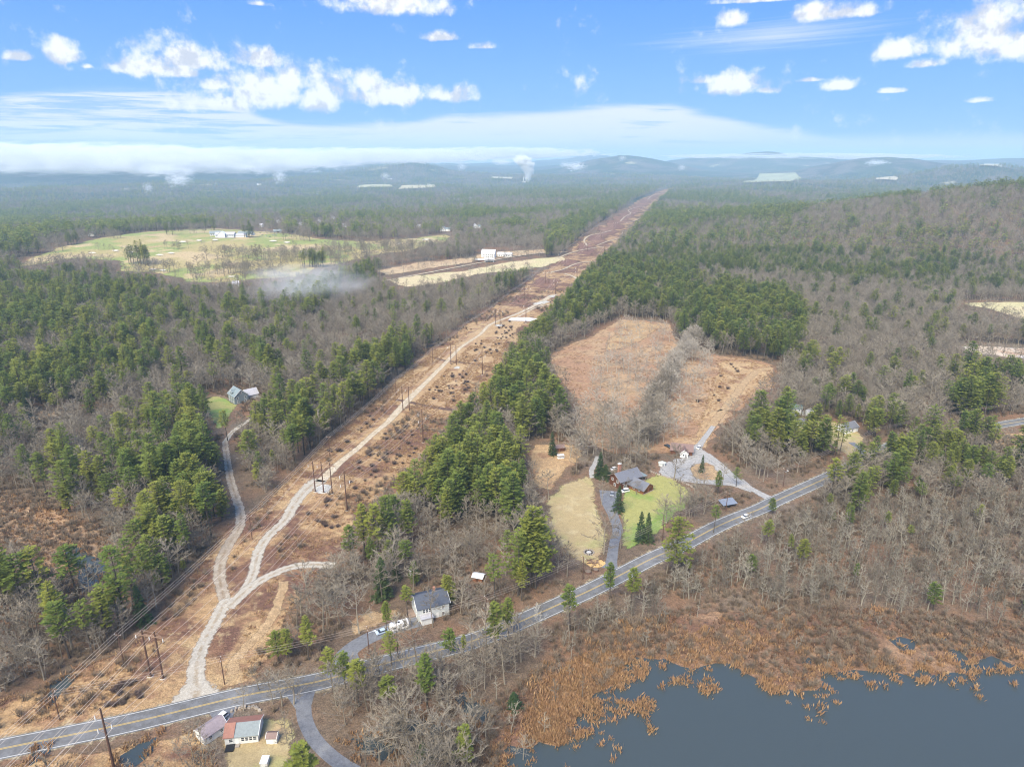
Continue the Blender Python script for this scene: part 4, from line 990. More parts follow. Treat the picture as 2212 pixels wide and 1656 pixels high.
# trees the picture shows standing apart: foot (x, y), top y on the survey grid, kind
APART = [(667,1424,1328,'p'),(603,1431,1361,'p'),(623,1431,1358,'p'),(200,1412,1296,'p'),(235,1395,1270,'p'),(275,1352,1182,'p'),(312,1348,1262,'s'),(345,1216,1128,'p'),
 (172,1306,1176,'p'),(100,1322,1183,'p'),(133,1328,1275,'p'),(17,1342,1178,'p'),(55,1335,1195,'p'),(402,1240,1201,'p'),(150,1385,1275,'p'),(290,1290,1200,'p'),
 (760,1226,1133,'p'),(812,1212,1092,'p'),(790,1205,1085,'p'),(828,1292,1200,'s'),(857,1252,1208,'s'),(835,1362,1298,'p'),(880,1328,1264,'p'),(972,1308,1244,'p'),
 (1119,1286,1152,'p'),(1141,1264,1108,'p'),(1150,1268,1095,'p'),(1157,1270,1120,'p'),(1070,1408,1297,'p'),(1098,1382,1290,'p'),(972,1412,1357,'p'),(1002,1416,1370,'p'),(1231,1361,1264,'p'),
 (1317,1294,1214,'p'),(1362,1317,1228,'p'),(846,1436,1364,'p'),(924,1536,1410,'p'),(842,1545,1460,'p'),(748,1500,1412,'p'),(775,1525,1430,'p'),(720,1495,1400,'p'),(912,1648,1604,'r'),(1110,1530,1495,'r'),
 (1400,1171,1107,'s'),(1382,1170,1105,'s'),(1541,1150,1090,'p'),(1668,1113,1075,'p'),(1515,1019,982,'s'),(1294,1030,975,'s'),(1334,1104,1048,'s'),(1194,983,932,'s'),(1306,1033,1003,'r'),
 (1550,1070,1015,'p'),(1590,1050,1010,'p'),(640,1003,915,'p'),(620,995,925,'p'),(705,950,880,'p'),(690,945,880,'p'),(492,952,885,'p'),(575,925,860,'p'),(545,930,885,'p'),(590,1010,970,'p'),
 (480,812,735,'p'),(495,818,745,'p'),(570,830,790,'s'),(60,895,840,'s'),(105,875,835,'s'),(1845,1255,1215,'p')]
BAREAP = [(776,1368,1268,'b'),(1304,1196,1105,'b'),(1225,1245,1170,'b'),(1185,1080,1010,'b'),(1170,1328,1298,'b'),(1162,1375,1300,'d'),(1160,1400,1340,'b'),(1020,1405,1300,'b'),(935,1355,1265,'b'),(900,1430,1330,'b'),(860,1420,1320,'b'),
 (962,1195,1120,'b'),(985,1230,1160,'b'),(1030,1225,1150,'b'),(1340,1185,1120,'b'),(1455,1037,958,'b'),(527,1535,1480,'b'),(1470,1088,1030,'b'),(1500,1060,1010,'b'),(1520,1065,1015,'b'),(1560,1048,1000,'b'),(1380,990,900,'b'),(1340,985,900,'b'),
 (1300,1000,920,'b'),(1270,985,900,'b'),(1245,1020,960,'b'),(1355,1060,1030,'b'),(1375,1068,1038,'b'),(1300,1090,1030,'b'),(1030,1590,1500,'b'),(1010,1620,1530,'b'),(1050,1600,1520,'b'),(960,1640,1560,'b'),(820,1650,1560,'b'),(840,1640,1555,'b'),(790,1655,1570,'b'),(1130,1640,1590,'b'),
 (590,1520,1450,'b'),(610,1525,1445,'b'),(635,1520,1440,'b'),(620,1600,1540,'b'),(635,1625,1560,'b'),(420,1645,1580,'b'),(440,1640,1560,'b'),(460,1650,1590,'b'),(395,1650,1600,'b'),(690,1310,1240,'b'),(700,1320,1250,'b'),(715,1300,1225,'b'),(650,1330,1260,'b'),(453,1180,1140,'d'),(560,1490,1440,'b'),
 (1440,1130,1070,'b'),(1460,1128,1075,'b'),(1480,1120,1065,'b'),(1500,1115,1060,'b'),(1520,1110,1050,'b'),(1430,1135,1078,'b'),(1255,960,880,'b'),(1320,970,890,'b'),(1360,965,880,'b'),(1400,970,890,'b'),(1420,960,880,'b'),(1232,985,930,'b'),(1300,958,880,'b')]
ax = []; 
def apart(lst):
    out = []
    for (X, Y, Yt, kd) in lst:
        x, y, z = P(X, Y)
        # height that reaches Yt above the same foot
        lo, hi = 1.0, 40.0
        for _ in range(24):
            m = (lo + hi) / 2
            if proj(x, y, z + m)[1] > Yt: lo = m
            else: hi = m
        out.append((x, y, z, m, kd))
    return out
AP = apart(APART); BA = apart(BAREAP)
# rows of planted bare trees in the clearing
rows = []
for i in range(9):
    for j in range(13):
        u = (i + .5) / 9; v = (j + .5) / 13
        tx = 1335 + (1460 - 1335) * u; ty = 700 + 30 * u * 0.3; bx = 1230 + (1400 - 1230) * u; by = 950
        q = 1 - (1 - v) ** 1.35
        rows.append((tx + (bx - tx) * v ** .9 + RNG.normal(0, 4), ty + (by - ty) * v + RNG.normal(0, 3.5)))
for i in range(4):
    for j in range(10):
        u = (i + .5) / 4; v = (j + .5) / 10
        rows.append((1500 + 60 * u + (1400 + 70 * u - 1500 - 60 * u) * v + RNG.normal(0, 4), 765 + 195 * v + RNG.normal(0, 4)))
for k in range(14): rows.append((1480 + RNG.random() * 70, 750 + RNG.random() * 40))
for k in range(46): rows.append((1200 + RNG.random() * 190, 905 + RNG.random() * 85))
for (X, Y) in rows:
    if RNG.random() < 0.12: continue
    x, y, z = P(X, Y)
    BA.append((x, y, z, float(np.clip(RNG.normal(13, 1.6), 8, 17)), 'o'))
# hedgerow of grey trees through the clearing
hx = catmull([P(*q)[:2] for q in [(1492,738),(1478,770),(1455,810),(1432,850),(1410,895),(1398,935),(1388,965)]], 10)
for i in range(0, 240):
    c = hx[int(RNG.integers(0, len(hx)))] + RNG.normal(0, 3.6, 2)
    BA.append((c[0], c[1], 0.0, float(RNG.normal(15, 1.8)), 'h'))
# lone trees and lines on the golf course
for (X, Y, hh, kd, n, sp) in [(435,505,12,'b',5,16),(362,508,16,'p',2,9),(392,500,17,'p',3,9),(455,498,17,'p',3,9),(530,502,18,'p',2,6),(545,514,15,'p',4,8),(312,572,20,'p',5,8),(300,570,18,'p',3,8),(250,516,12,'b',6,10),(272,500,15,'p',3,9),(150,530,15,'p',2,6),(168,528,15,'p',2,5),
        (375,538,12,'b',3,12),(395,538,10,'b',2,8),(445,532,8,'b',2,6),(500,555,14,'b',14,22),(560,560,14,'b',18,30),(640,562,14,'b',20,34),(700,556,14,'b',16,30),(760,548,14,'b',20,34),(820,540,14,'b',20,34),(880,540,14,'b',18,30),(930,545,14,'b',16,26),(520,590,13,'b',18,20),(440,595,13,'b',14,22),(690,578,18,'p',8,10),(330,590,14,'b',12,24),
        (600,585,13,'b',10,24),(225,540,10,'b',2,8),(60,548,16,'p',6,12),(110,545,14,'b',6,14),(20,556,17,'p',6,12),(270,545,9,'b',2,8),(650,520,14,'b',10,24),(700,510,17,'p',6,14),(850,512,14,'b',10,22),(610,505,15,'b',6,14),(500,575,12,'b',8,20),(760,570,15,'b',14,26),(560,600,13,'b',10,24)]:
    x, y, z = P(X, Y)
    for k in range(int(n * 1.7)):
        qx, qy = x + RNG.normal(0, sp), y + RNG.normal(0, sp * .45)
        (AP if kd == 'p' else BA).append((qx, qy, float(H(qx, qy)), hh * (1.5 if kd == 'p' else 1.3) * float(RNG.normal(1, .1)), kd if kd == 'p' else 'g'))
# trees beside the farm lane
for k in range(26):
    X = 860 + RNG.random() * 330; x, y, z = P(X, 588 - (X - 860) * .12 + RNG.normal(0, 3)); BA.append((x, y, z, 4 + RNG.random() * 4, 'g'))

# ---- pick the individuals that show largest
def px_height(x, y, z, h):
    X0, Y0, d0 = proj(x, y, z); X1, Y1, d1 = proj(x, y, z + h)
    inside = (X0 > 10) & (X0 < 2202) & (Y1 < 1600) & (Y0 > 0)
    return np.where(inside, (Y0 - Y1), 0)
N_IND = 295
apx = [(a[0], a[1], a[2], a[3], a[4]) for a in AP]
pin = [(x, y, z, h, 'p') for x, y, z, h in zip(NEARX[NEARP], NEARY[NEARP], NEARZ[NEARP], NEARH[NEARP])]
bar = [(x, y, z, h, 't' if f < .6 else 'b') for x, y, z, h, f in zip(NEARX[~NEARP], NEARY[~NEARP], NEARZ[~NEARP], NEARH[~NEARP], NEARF[~NEARP])]
def split(ap, rest, n):
    allv = ap + rest
    arr = np.array([t[:4] for t in allv], float)
    s = px_height(arr[:, 0], arr[:, 1], arr[:, 2], arr[:, 3])
    s[:len(ap)] += np.where(s[:len(ap)] > 0, 25, 0)
    order = np.argsort(-s)
    top = set(order[:n].tolist())
    return [allv[i] for i in order[:n]], [allv[i] for i in range(len(allv)) if i not in top]
P_IND, P_REST = split([t for t in AP if t[4] == 'p'], pin, N_IND)
S_IND = [t for t in AP if t[4] in 'sr']
B_IND, B_REST = split(BA, bar, N_IND)

def scales(h, ref, n, wmin=.85, wmax=1.2):
    w = h / ref * RNG.uniform(wmin, wmax, n)
    return np.stack([w, w * RNG.uniform(.9, 1.1, n), h / ref], 1)
def turns(n, tilt=.04): return np.stack([RNG.normal(0, tilt, n), RNG.normal(0, tilt, n), RNG.uniform(0, 6.283, n)], 1)
def mass(name, protos, near, near_ref, far, far_ref, label, n_near, n_far, cat, thin=None, wide=1.0):
    xs, idx, sc = [], [], []
    a = np.array([t[:4] for t in near], float)
    xs.append(a[:, :3])
    if thin is not None:
        is_t = np.array([t[4] == 't' for t in near])
        i = np.where(is_t, RNG.integers(thin[0], thin[1], len(a)), RNG.integers(0, n_near, len(a)))
        is_o = np.array([t[4] in 'oh' for t in near]); i = np.where(is_o, RNG.integers(thin[1], thin[1] + 3, len(a)), i)
        ref = np.where(is_t, 11, near_ref)
    else: i = RNG.integers(0, n_near, len(a)); ref = near_ref
    idx.append(i); s = scales(a[:, 3], ref, len(a), .9 * wide, 1.2 * wide); sc.append(s)
    for (x, y, z, h) in far:
        xs.append(np.stack([x, y, z], 1)); idx.append(RNG.integers(n_far[0], n_far[1], len(x))); sc.append(scales(h, far_ref, len(x), .95, 1.35))
    xs = np.concatenate(xs); idx = np.concatenate(idx); sc = np.concatenate(sc)
    print(name, len(xs))
    return scatter(name, protos, xs, idx, turns(len(xs)), sc, label, cat)
fp = [(b[0][b[4]], b[1][b[4]], b[2][b[4]], b[3][b[4]] * k) for b, k in ((b2, 1.0), (b3, 1.15), (b4, 1.25))]
fb = [(b[0][~b[4]], b[1][~b[4]], b[2][~b[4]], b[3][~b[4]] * k) for b, k in ((b2, 1.0), (b3, 1.15), (b4, 1.25))]
for f in (fp, fb):      # wider crowns where single trees stand for small groups
    pass
mass('pine_forest', [[(p[2], PBARK), (p[3], NEEDLE)] for p in PINES + PLITE] + [[(p[2], PBARK), (p[3], HEMLOCK)] for p in SPRUCES[:1]], P_REST, 20, fp, 20,
     'pine woods spread over the country beyond the nearer single pines', len(PINES), (len(PINES), len(PINES) + 3), 'pine woods')
mass('bare_forest', [[(p[2], GBARK), (p[3], GBARK)] for p in BARES + BLITE] + [[(p[2], SWBARK), (p[3], SWBARK)] for p in THINS] + [[(p[2], PALEB), (p[3], PALEB)] for p in BARES[:3]], B_REST, 16, fb, 16,
     'leafless grey-brown woods spread behind and between the nearer single trees', len(BARES), (len(BARES), len(BARES) + 3), 'bare woods', thin=(len(BARES) + 3, len(BARES) + 3 + len(THINS)), wide=1.28)

# ---- low cover: brush in woods and corridor, reeds and sedge in the marsh
def fill_poly(poly_world, spacing):
    lo, hi = poly_world.min(0), poly_world.max(0)
    gx, gy = np.meshgrid(np.arange(lo[0], hi[0], spacing), np.arange(lo[1], hi[1], spacing))
    x = gx.ravel() + (RNG.random(gx.size) - .5) * spacing; y = gy.ravel() + (RNG.random(gx.size) - .5) * spacing
    k = pip(x, y, poly_world)
    return x[k], y[k]
def wpoly(nm): return WORLD_POLYS[nm]
pondw = wpoly('pond24')
waters = [WORLD_POLYS[k] for k in WORLD_POLYS if k.startswith('water')]
def in_water(x, y):
    w = pip(x, y, pondw)
    for q in waters: w |= pip(x, y, q)
    return w
def on_road(x, y, gap):
    b = np.zeros(len(x), bool)
    for cl, hw in ROADS:
        lo, hi = cl.min(0) - 12, cl.max(0) + 12
        k = np.where((x > lo[0]) & (x < hi[0]) & (y > lo[1]) & (y < hi[1]))[0]
        if len(k):
            d = np.full(len(k), 1e9); p = np.stack([x[k], y[k]], 1)
            for i in range(len(cl) - 1):
                a, b_ = cl[i], cl[i + 1]; ab = b_ - a
                t = np.clip(((p - a) @ ab) / max(1e-9, ab @ ab), 0, 1)
                d = np.minimum(d, np.hypot(*(p - (a + t[:, None] * ab)).T))
            b[k[d < hw + gap]] = True
    return b
x, y = grid_points(100, 620, 2.7, .74)
k = (fbm(x / 22, y / 22, 51, 3) > .40) & ~on_road(x, y, 1.0)
for nm in OPEN:
    if nm.startswith(('lawn', 'pond', 'water', 'gravel_yard', 'dry_grass', 'scrub', 'leaf_litter')): k &= ~pip(x, y, WORLD_POLYS[nm])
x, y = x[k], y[k]
x2, y2 = fill_poly(wpoly('scrub2'), 4.2)
k = (np.hypot(x2, y2) < 900) & (fbm(x2 / 20, y2 / 20, 53, 3) > .57) & ~on_road(x2, y2, .5) & ~pip(x2, y2, wpoly('dry_grass4'))
x, y = np.concatenate([x, x2[k]]), np.concatenate([y, y2[k]])
n = len(x); s = RNG.uniform(.5, 1.7, n)
print('brush', n)
scatter('undergrowth', [[(b, BRUSH)] for b in BRUSHES], np.stack([x, y, H(x, y)], 1), RNG.integers(0, 4, n), turns(n, .1), np.stack([s * 1.2, s * 1.2, s], 1), 'low leafless brush covering the woodland floor and corridor scrub')
# reeds: pale tan close to open water, russet inland
xr, yr = fill_poly(wpoly('marsh16'), 2.1)
xl, yl = fill_poly(wpoly('marsh15'), 2.6)
xq, yq = fill_poly(wpoly('reed_bed91'), 1.45); xr = np.concatenate([xr, xq]); yr = np.concatenate([yr, yq])
w = in_water(xr, yr)
dpond = seg_dist(np.stack([xr, yr], 1), pondw)
Xr, Yr, _ = proj(xr, yr, 0 * xr)
TANZ = [[(1120,1600),(1150,1520),(1180,1470),(1260,1420),(1330,1400),(1370,1420),(1330,1470),(1250,1560),(1200,1620),(1130,1620)], [(1300,1330),(1420,1320),(1400,1400),(1330,1400)], [(1470,1420),(1560,1410),(1570,1470),(1490,1470)]]
tanz = pip(xr, yr, wpoly('reed_bed91'))
for q in TANZ: tanz |= pip(Xr, Yr, q)
k = ~w & (tanz | ((dpond < 7) & (RNG.random(len(xr)) < .55)) | (fbm(xr / 9, yr / 9, 61, 3) > .64))
tx, ty = xr[k], yr[k]
# floating reed islands
ISL = [([(1255,1515),(1300,1505),(1312,1525),(1308,1560),(1290,1568),(1262,1555)], 'round tan reed island'), ([(1318,1478),(1345,1450),(1360,1425),(1385,1420),(1405,1445),(1402,1460),(1370,1478),(1330,1492)], 'tan reed spit reaching into the pond'),
 ([(1318,1535),(1345,1510),(1385,1500),(1412,1515),(1408,1550),(1395,1560),(1380,1540),(1330,1560)], 'mixed reed island'), ([(1232,1590),(1250,1578),(1285,1572),(1280,1590),(1245,1598)], 'small reed islet'), ([(1440,1465),(1470,1455),(1500,1470),(1490,1482),(1450,1478)], 'sparse reed islet'),
 ([(1500,1480),(1530,1470),(1560,1480),(1550,1498),(1520,1500)], 'sparse islet'), ([(1640,1480),(1700,1488),(1690,1500),(1650,1494)], 'islet'), ([(2140,1440),(2170,1435),(2205,1445),(2200,1458),(2160,1456),(2150,1470)], 'islet'), ([(1975,1455),(2000,1458),(2005,1478),(1985,1486)], 'islet'), ([(1870,1475),(1890,1478),(1880,1488)], 'islet'), ([(1395,1575),(1410,1570),(1412,1585),(1400,1590)],'islet')]
for q, _ in ISL:
    ol = outline(q, 2.0, 5)
    a, b_ = fill_poly(ol, 1.35); k = RNG.random(len(a)) < .9
    tx = np.concatenate([tx, a[k]]); ty = np.concatenate([ty, b_[k]])
# stray clumps in the shallows
sx, sy = fill_poly(pondw, 4.0); dd = seg_dist(np.stack([sx, sy], 1), pondw); k = (dd < 14) & (fbm(sx / 7, sy / 7, 71, 3) > .63)
tx = np.concatenate([tx, sx[k]]); ty = np.concatenate([ty, sy[k]])
lk = (np.arange(len(xl)) % 3 > 0) & ~in_water(xl, yl); tx = np.concatenate([tx, xl[lk]]); ty = np.concatenate([ty, yl[lk]])
for key, ol in WORLD_POLYS.items():
    if key.startswith('water') or key == 'pond24':
        nx = np.roll(ol, -1, 0); tt_ = RNG.random((len(ol), 4))
        for q in range(4 if key != 'pond24' else 2):
            mm = ol + (nx - ol) * tt_[:, q:q + 1] + RNG.normal(0, 1.3 if key != 'pond24' else 3.0, ol.shape)
            mk = RNG.random(len(mm)) < (.75 if key == 'pond24' else .3); tx = np.concatenate([tx, mm[mk, 0]]); ty = np.concatenate([ty, mm[mk, 1]])
n = len(tx); s = RNG.uniform(.6, 1.45, n); print('reeds', n)
scatter('reeds', [[(b, REEDM)] for b in REEDS], np.stack([tx, ty, 0 * tx], 1), RNG.integers(0, 4, n), turns(n, .1), np.stack([s * 1.15, s * 1.15, s * .95], 1), 'pale tan dead reeds along the pond edge and on its islets')
k = ~w & ~tanz & (dpond >= 5) & (fbm(xr / 13, yr / 13, 63, 3) > .36)
kx, ky = np.concatenate([xr[k], xl[::3]]), np.concatenate([yr[k], yl[::3]])
n = len(kx); s = RNG.uniform(.55, 1.35, n); print('sedge', n)
scatter('sedge', [[(b, SEDGEM)] for b in REEDS[:2]] + [[(b, BRUSH)] for b in BRUSHES[:2]], np.stack([kx, ky, 0 * kx], 1), RNG.choice([0, 1, 2, 3], n, p=[.26, .26, .24, .24]), turns(n, .1), np.stack([s * 1.2, s * 1.2, s * .9], 1), 'red-brown sedge and brush hummocks covering the marsh')

# dry grass tufts on the open ground near by
gx_, gy_ = [], []
for nm, sp_, thr_ in [('scrub2', 1.8, .40), ('scrub25', 1.5, .42), ('dry_grass4', 2.6, .42), ('leaf_litter5', 3.2, .5), ('dry_grass7', 2.8, .45)]:
    a, b_ = fill_poly(wpoly(nm), sp_)
    k = (np.hypot(a, b_) < 620) & (fbm(a / 11, b_ / 11, 81, 3) > thr_); gx_.append(a[k]); gy_.append(b_[k])
a, b_ = np.concatenate(gx_), np.concatenate(gy_); k = ~on_road(a, b_, .3) & ~in_water(a, b_); a, b_ = a[k], b_[k]
TUFTM = leaf_mat('tan_grass_blades', (0.34, 0.215, 0.11), (0.46, 0.32, 0.17), (0.24, 0.13, 0.08), 0.2)
n = len(a); s = RNG.uniform(.5, 1.1, n); print('tufts', n)
scatter('dry_tufts', [[(q, TUFTM)] for q in REEDS[2:]] , np.stack([a, b_, 0 * a], 1), RNG.integers(0, 2, n), turns(n, .1), np.stack([s, s, s * .45], 1), 'tan and russet grass tufts on the open ground')

# ---- single trees as things
LANDM = {
 'the gravel track mouth': (425,1500), 'the three-way gravel fork': (490,1300), 'the roadside twin poles': (340,1460), 'the three-pole structure': (700,1062), 'the gravel spur end': (722,1221),
 'the pale house': (925,1320), 'the white camper': (862,1358), 'the red-roofed cottage': (530,1590), 'the white garage': (457,1590), 'the curved side lane': (672,1585), 'the tin-roofed shed': (1033,1250),
 'the log house': (1355,1050), 'the burn pile': (1285,1222), 'the fire pit': (1272,1192), 'the driving car': (1612,1120), 'the blue tarpaulin shed': (1560,1095), 'the gravel yard': (1450,1010), 'the brown garage': (1470,985),
 'the small brown shed': (1205,980), 'the hedgerow': (1440,860), 'the planted clearing': (1320,820), 'the roadside white house': (1830,925), 'the ranch house': (1725,915), 'the grey house': (515,870), 'the left marsh': (120,1130), 'the bog pool': (190,1230),
 'the small green pond': (60,905), 'the fire ring lawn': (1240,1130), 'the green lawn': (1430,1090), 'the pole by the pines': (914,955), 'the ditch line': (960,890), 'the orchard edge': (1210,800), 'the pond spit': (1360,1450), 'the tan reeds': (1210,1500),
 'the black swamp water': (900,1575), 'the ditch water': (95,1625), 'the enclosed pool': (1950,1392), 'the round marsh pool': (1528,1364), 'the road bend': (1895,985), 'the right field': (2170,955), 'the log-house lane end': (1318,1222), 'the lower driveway end': (745,1440),
 'the rutted dirt track': (517,1120), 'the dirt track bend': (478,1230), 'the farmhouse': (1070,560), 'the clubhouse': (490,510), 'the golf course': (400,560), 'the tan hayfield': (1000,600), 'the sandy pit': (2110,760), 'the far right field': (2130,665), 'the mist patch': (660,640), 'the swamp': (130,1490)}
LMW = {k: np.array(P(*v)[:2]) for k, v in LANDM.items()}
ORD = ['nearest', 'second nearest', 'third nearest', 'fourth nearest', 'fifth nearest', 'sixth nearest', 'seventh nearest', 'eighth nearest', 'ninth nearest', 'tenth nearest', 'eleventh nearest', 'twelfth nearest', 'thirteenth nearest', 'fourteenth nearest', 'fifteenth nearest']
def describe(items, word, looks):
    """label for every tree: its look, the side of its landmark, and its order going away from it"""
    info = []
    for i, t in enumerate(items):
        p = np.array(t[:2]); best = min(LMW, key=lambda k: np.hypot(*(LMW[k] - p)))
        d = p - LMW[best]
        side = ('right of' if d[0] > 0 else 'left of') if abs(d[0]) > abs(d[1]) else ('beyond' if d[1] > 0 else 'in front of')
        info.append((best, side, float(np.hypot(*d)), looks(t, i), i))
    out = [None] * len(items); seen = {}
    for best, side, d, look, i in sorted(info, key=lambda q: q[2]):
        k = (best, side, look); seen[k] = seen.get(k, 0) + 1
    cnt = {}
    for best, side, d, look, i in sorted(info, key=lambda q: q[2]):
        k = (best, side, look); c = cnt.get(k, 0); cnt[k] = c + 1
        lab = f"{look} {word} {side} {best}"
        if seen[k] > 1: lab += f", {ORD[c]} to it" if c < len(ORD) else ", among the outermost"
        out[i] = (lab, best)
    return out
def place(items, protos_of, word, obj_name, cat, looks, group):
    labs = describe(items, word, looks)
    for i, t in enumerate(items):
        x, y, z, h, kd = t
        tm, cm, ref, wf = protos_of(t, i)
        e = empty(obj_name, (x, y, z), float(RNG.uniform(0, 6.28)))
        s_ = h / ref; w = s_ * wf * float(RNG.uniform(.9, 1.12))
        for nm, me in (('trunk', tm), ('crown', cm)):
            o = bpy.data.objects.new(nm, me); o.scale = (w, w, s_); link(o, e)
        tag(e, labs[i][0], cat, group(t) if callable(group) else f"{group} near {labs[i][1]}")
def size_word(h, lo, hi): return 'short' if h < lo else ('tall' if h > hi else 'mid-height')
PSHAPE = ['full-crowned', 'plain', 'high-crowned', 'broad', 'long-trunked', 'slender', 'low-branched', 'sparse', 'ragged']
pv = [int(RNG.integers(0, len(PINES))) for _ in P_IND]
for i, t in enumerate(P_IND):
    if t[:2] == AP[8][:2]: pv[i] = 4
place(P_IND, lambda t, i: (PINES[pv[i]][0], PINES[pv[i]][1], 20, max(1.0, min(1.5, 13 / t[3]))), 'pine', 'pine_tree', 'pine tree', lambda t, i: f"{size_word(t[3], 17, 22)} {PSHAPE[pv[i]]}", 'green pines')
place(S_IND, lambda t, i: ((SPRUCES[0 if t[4] == 's' else 2][0], SPRUCES[0 if t[4] == 's' else 2][1], 20, 1.0 if t[4] == 's' else 1.7)), 'spruce', 'spruce_tree', 'spruce', lambda t, i: ('narrow dark' if t[4] == 's' else 'round dwarf'), 'dark spruces')
BSHAPE = ['even-branched', 'wide', 'narrow', 'spreading', 'high-branched', 'rounded']
bv = [int(RNG.integers(0, len(THINS) if t[4] == 't' else len(BARES))) for t in B_IND]
PALE = [(bpy.data.meshes.new('x')) for _ in range(0)]
def pale_copy(me):
    m = me.copy(); m.materials.clear(); m.materials.append(WBARK); return m
PB = (pale_copy(BARES[2][0]), pale_copy(BARES[2][1]))
def bare_of(t, i):
    if t[4] == 'd': return PB[0], PB[1], 16, 1.0
    if t[4] == 't': return THINS[bv[i]][0], THINS[bv[i]][1], 11, 1.2
    return BARES[bv[i]][0], BARES[bv[i]][1], 16, 1.3
place(B_IND, bare_of, 'leafless tree', 'bare_tree', 'bare tree', lambda t, i: ('pale bleached' if t[4] == 'd' else f"{size_word(t[3], 11, 15)} {('thin', 'wispy', 'straight', 'forked')[bv[i]] if t[4] == 't' else BSHAPE[bv[i]]}"), 'leafless grey trees')
# ------------------------------------------------------------------ power lines
WOODP = flat_mat('pole_wood', (0.115, 0.062, 0.045), 0.85, 0.2)
WOODL = flat_mat('crossarm_wood', (0.30, 0.20, 0.14), 0.85, 0.2)
CABLE = flat_mat('bright_cable', (0.62, 0.52, 0.43), 0.5, 0.05)
INSUL = flat_mat('white_insulator', (0.80, 0.80, 0.78), 0.4, 0.05)
CONC = flat_mat('pale_footing', (0.55, 0.53, 0.49), 0.9, 0.1)
def g3(X, Y): return Vector(P(X, Y))
def cyl(mb, p, r0, r1, h, n=8): mb.tube(p, Vector(p) + Vector((0, 0, h)), r0, r1, n)
def tube_obj(name, pts, r, mat, parent=None, n=3):
    """one continuous tube through points"""
    v = []; f = []
    for i, p in enumerate(pts):
        d = (pts[min(i + 1, len(pts) - 1)] - pts[max(i - 1, 0)]).normalized()
        u = d.cross(Vector((0, 0, 1)))
        u = u.normalized() if u.length > 1e-5 else Vector((1, 0, 0)); w = u.cross(d)
        for k in range(n):
            a = 2 * math.pi * k / n
            v.append(tuple(p + (u * math.cos(a) + w * math.sin(a)) * r))
    for i in range(len(pts) - 1):
        for k in range(n): f.append((i * n + k, i * n + (k + 1) % n, (i + 1) * n + (k + 1) % n, (i + 1) * n + k))
    return mesh_obj(name, v, f, mat, parent)
CEN = [((328,1459),(350,1464)), ((683,1062),(716,1065)), ((871,885),(884,887)), ((974,787),(986,788)), ((1071,702),(1080,702)), ((1132,649),(1141,649)), ((1178,612),(1186,612)), ((1213,584),(1221,584))]
cen = [((g3(*a) + g3(*b)) / 2) for a, b in CEN]
LINE_DIR = (cen[4] - cen[0]); LINE_DIR.z = 0; LINE_DIR.normalize()
PERP = Vector((LINE_DIR.y, -LINE_DIR.x, 0))
def extend(lst, step_back, n, step):
    out = [lst[0] - LINE_DIR * step_back] + list(lst)
    d = (lst[-1] - lst[-3]); d.z = 0; d.normalize()
    q = lst[-1]
    for k in range(n):
        q = q + d * step
        out.append(Vector((q.x, q.y, float(H(q.x, q.y)))))
    return out
cen = extend(cen, 130, 7, 210)
rgt = extend([g3(*q) for q in [(247,1660),(750,1102),(914,955),(1042,809),(1136,697),(1200,636),(1246,607)]], 120, 7, 230)
lft = extend([g3(*q) for q in [(268,1434),(545,1164),(713,985),(856,854),(935,784),(1007,724),(1104,649)]], 90, 6, 200)
DISTW = ['at the frame corner', 'right above the road by the pale gravel track', 'in the middle of the corridor by the gravel pad', 'at the ditch crossing', 'past the ditch by the scattered shrubs', 'near the white tarpaulin', 'at the start of the red-brown brush', 'in the red-brown brush', 'below the tan field', 'beyond the tan field', 'by the hooked track bends', 'by the snaking track', 'beyond the snaking track', 'near the far end of the corridor', 'at the far end of the corridor', 'at the very end of the corridor']
def frame(i, c):
    big = i == 2
    Hh = 17.0 if i != 1 else 18.0
    e = empty('transmission_structure', c, math.atan2(PERP.y, PERP.x))
    xs = (-2.3, 2.3) if not big else (-4.6, 0, 4.6)
    z0 = 0
    for x in xs:
        m = MBld(); cyl(m, (x, 0, -0.3), 0.34, 0.22, Hh + .3); m.obj('pole', WOODP, e)
        if i in (1, 2): m = MBld(); cyl(m, (x, 0, 0.05), 1.0, 0.9, 0.25, 10); m.obj('footing', CONC, e)
    zc = Hh - 2.0
    m = MBld(); L = xs[-1] + 2.9
    m.box(-L, -.32, zc, L, -.22, zc + .28); m.box(-L, .22, zc, L, .32, zc + .28); m.obj('crossarm', WOODL, e)
    m = MBld(); m.tube((xs[0], 0, Hh - .2), (xs[-1], 0, Hh - .4), .07, .07); m.tube((xs[0], -.1, Hh - .3), (-L + .2, 0, zc + .2), .06, .06); m.tube((xs[-1], .1, Hh - .3), (L - .2, 0, zc + .2), .06, .06)
    if not big: m.tube((xs[0], .1, zc - .2), (xs[-1], .1, zc - 4.2), .06, .06); m.tube((xs[0], -.1, zc - 4.2), (xs[-1], -.1, zc - .2), .06, .06)
    m.obj('brace', WOODL, e)
    for x in (-L + .3, 0.0 if not big else -2.3, L - .3):
        m = MBld(); cyl(m, (x, 0, zc - 1.5), .13, .13, 1.5, 6); m.obj('insulator', INSUL, e)
    tag(e, ('wooden H-frame' if not big else 'three-pole wooden') + ' transmission structure ' + DISTW[min(i, 15)], 'utility pole', 'transmission structures in the middle of the corridor')
    return [(x, zc - 1.5) for x in (-L + .3, 0.0 if not big else -2.3, L - .3)] + [(xs[0], Hh), (xs[-1], Hh)]
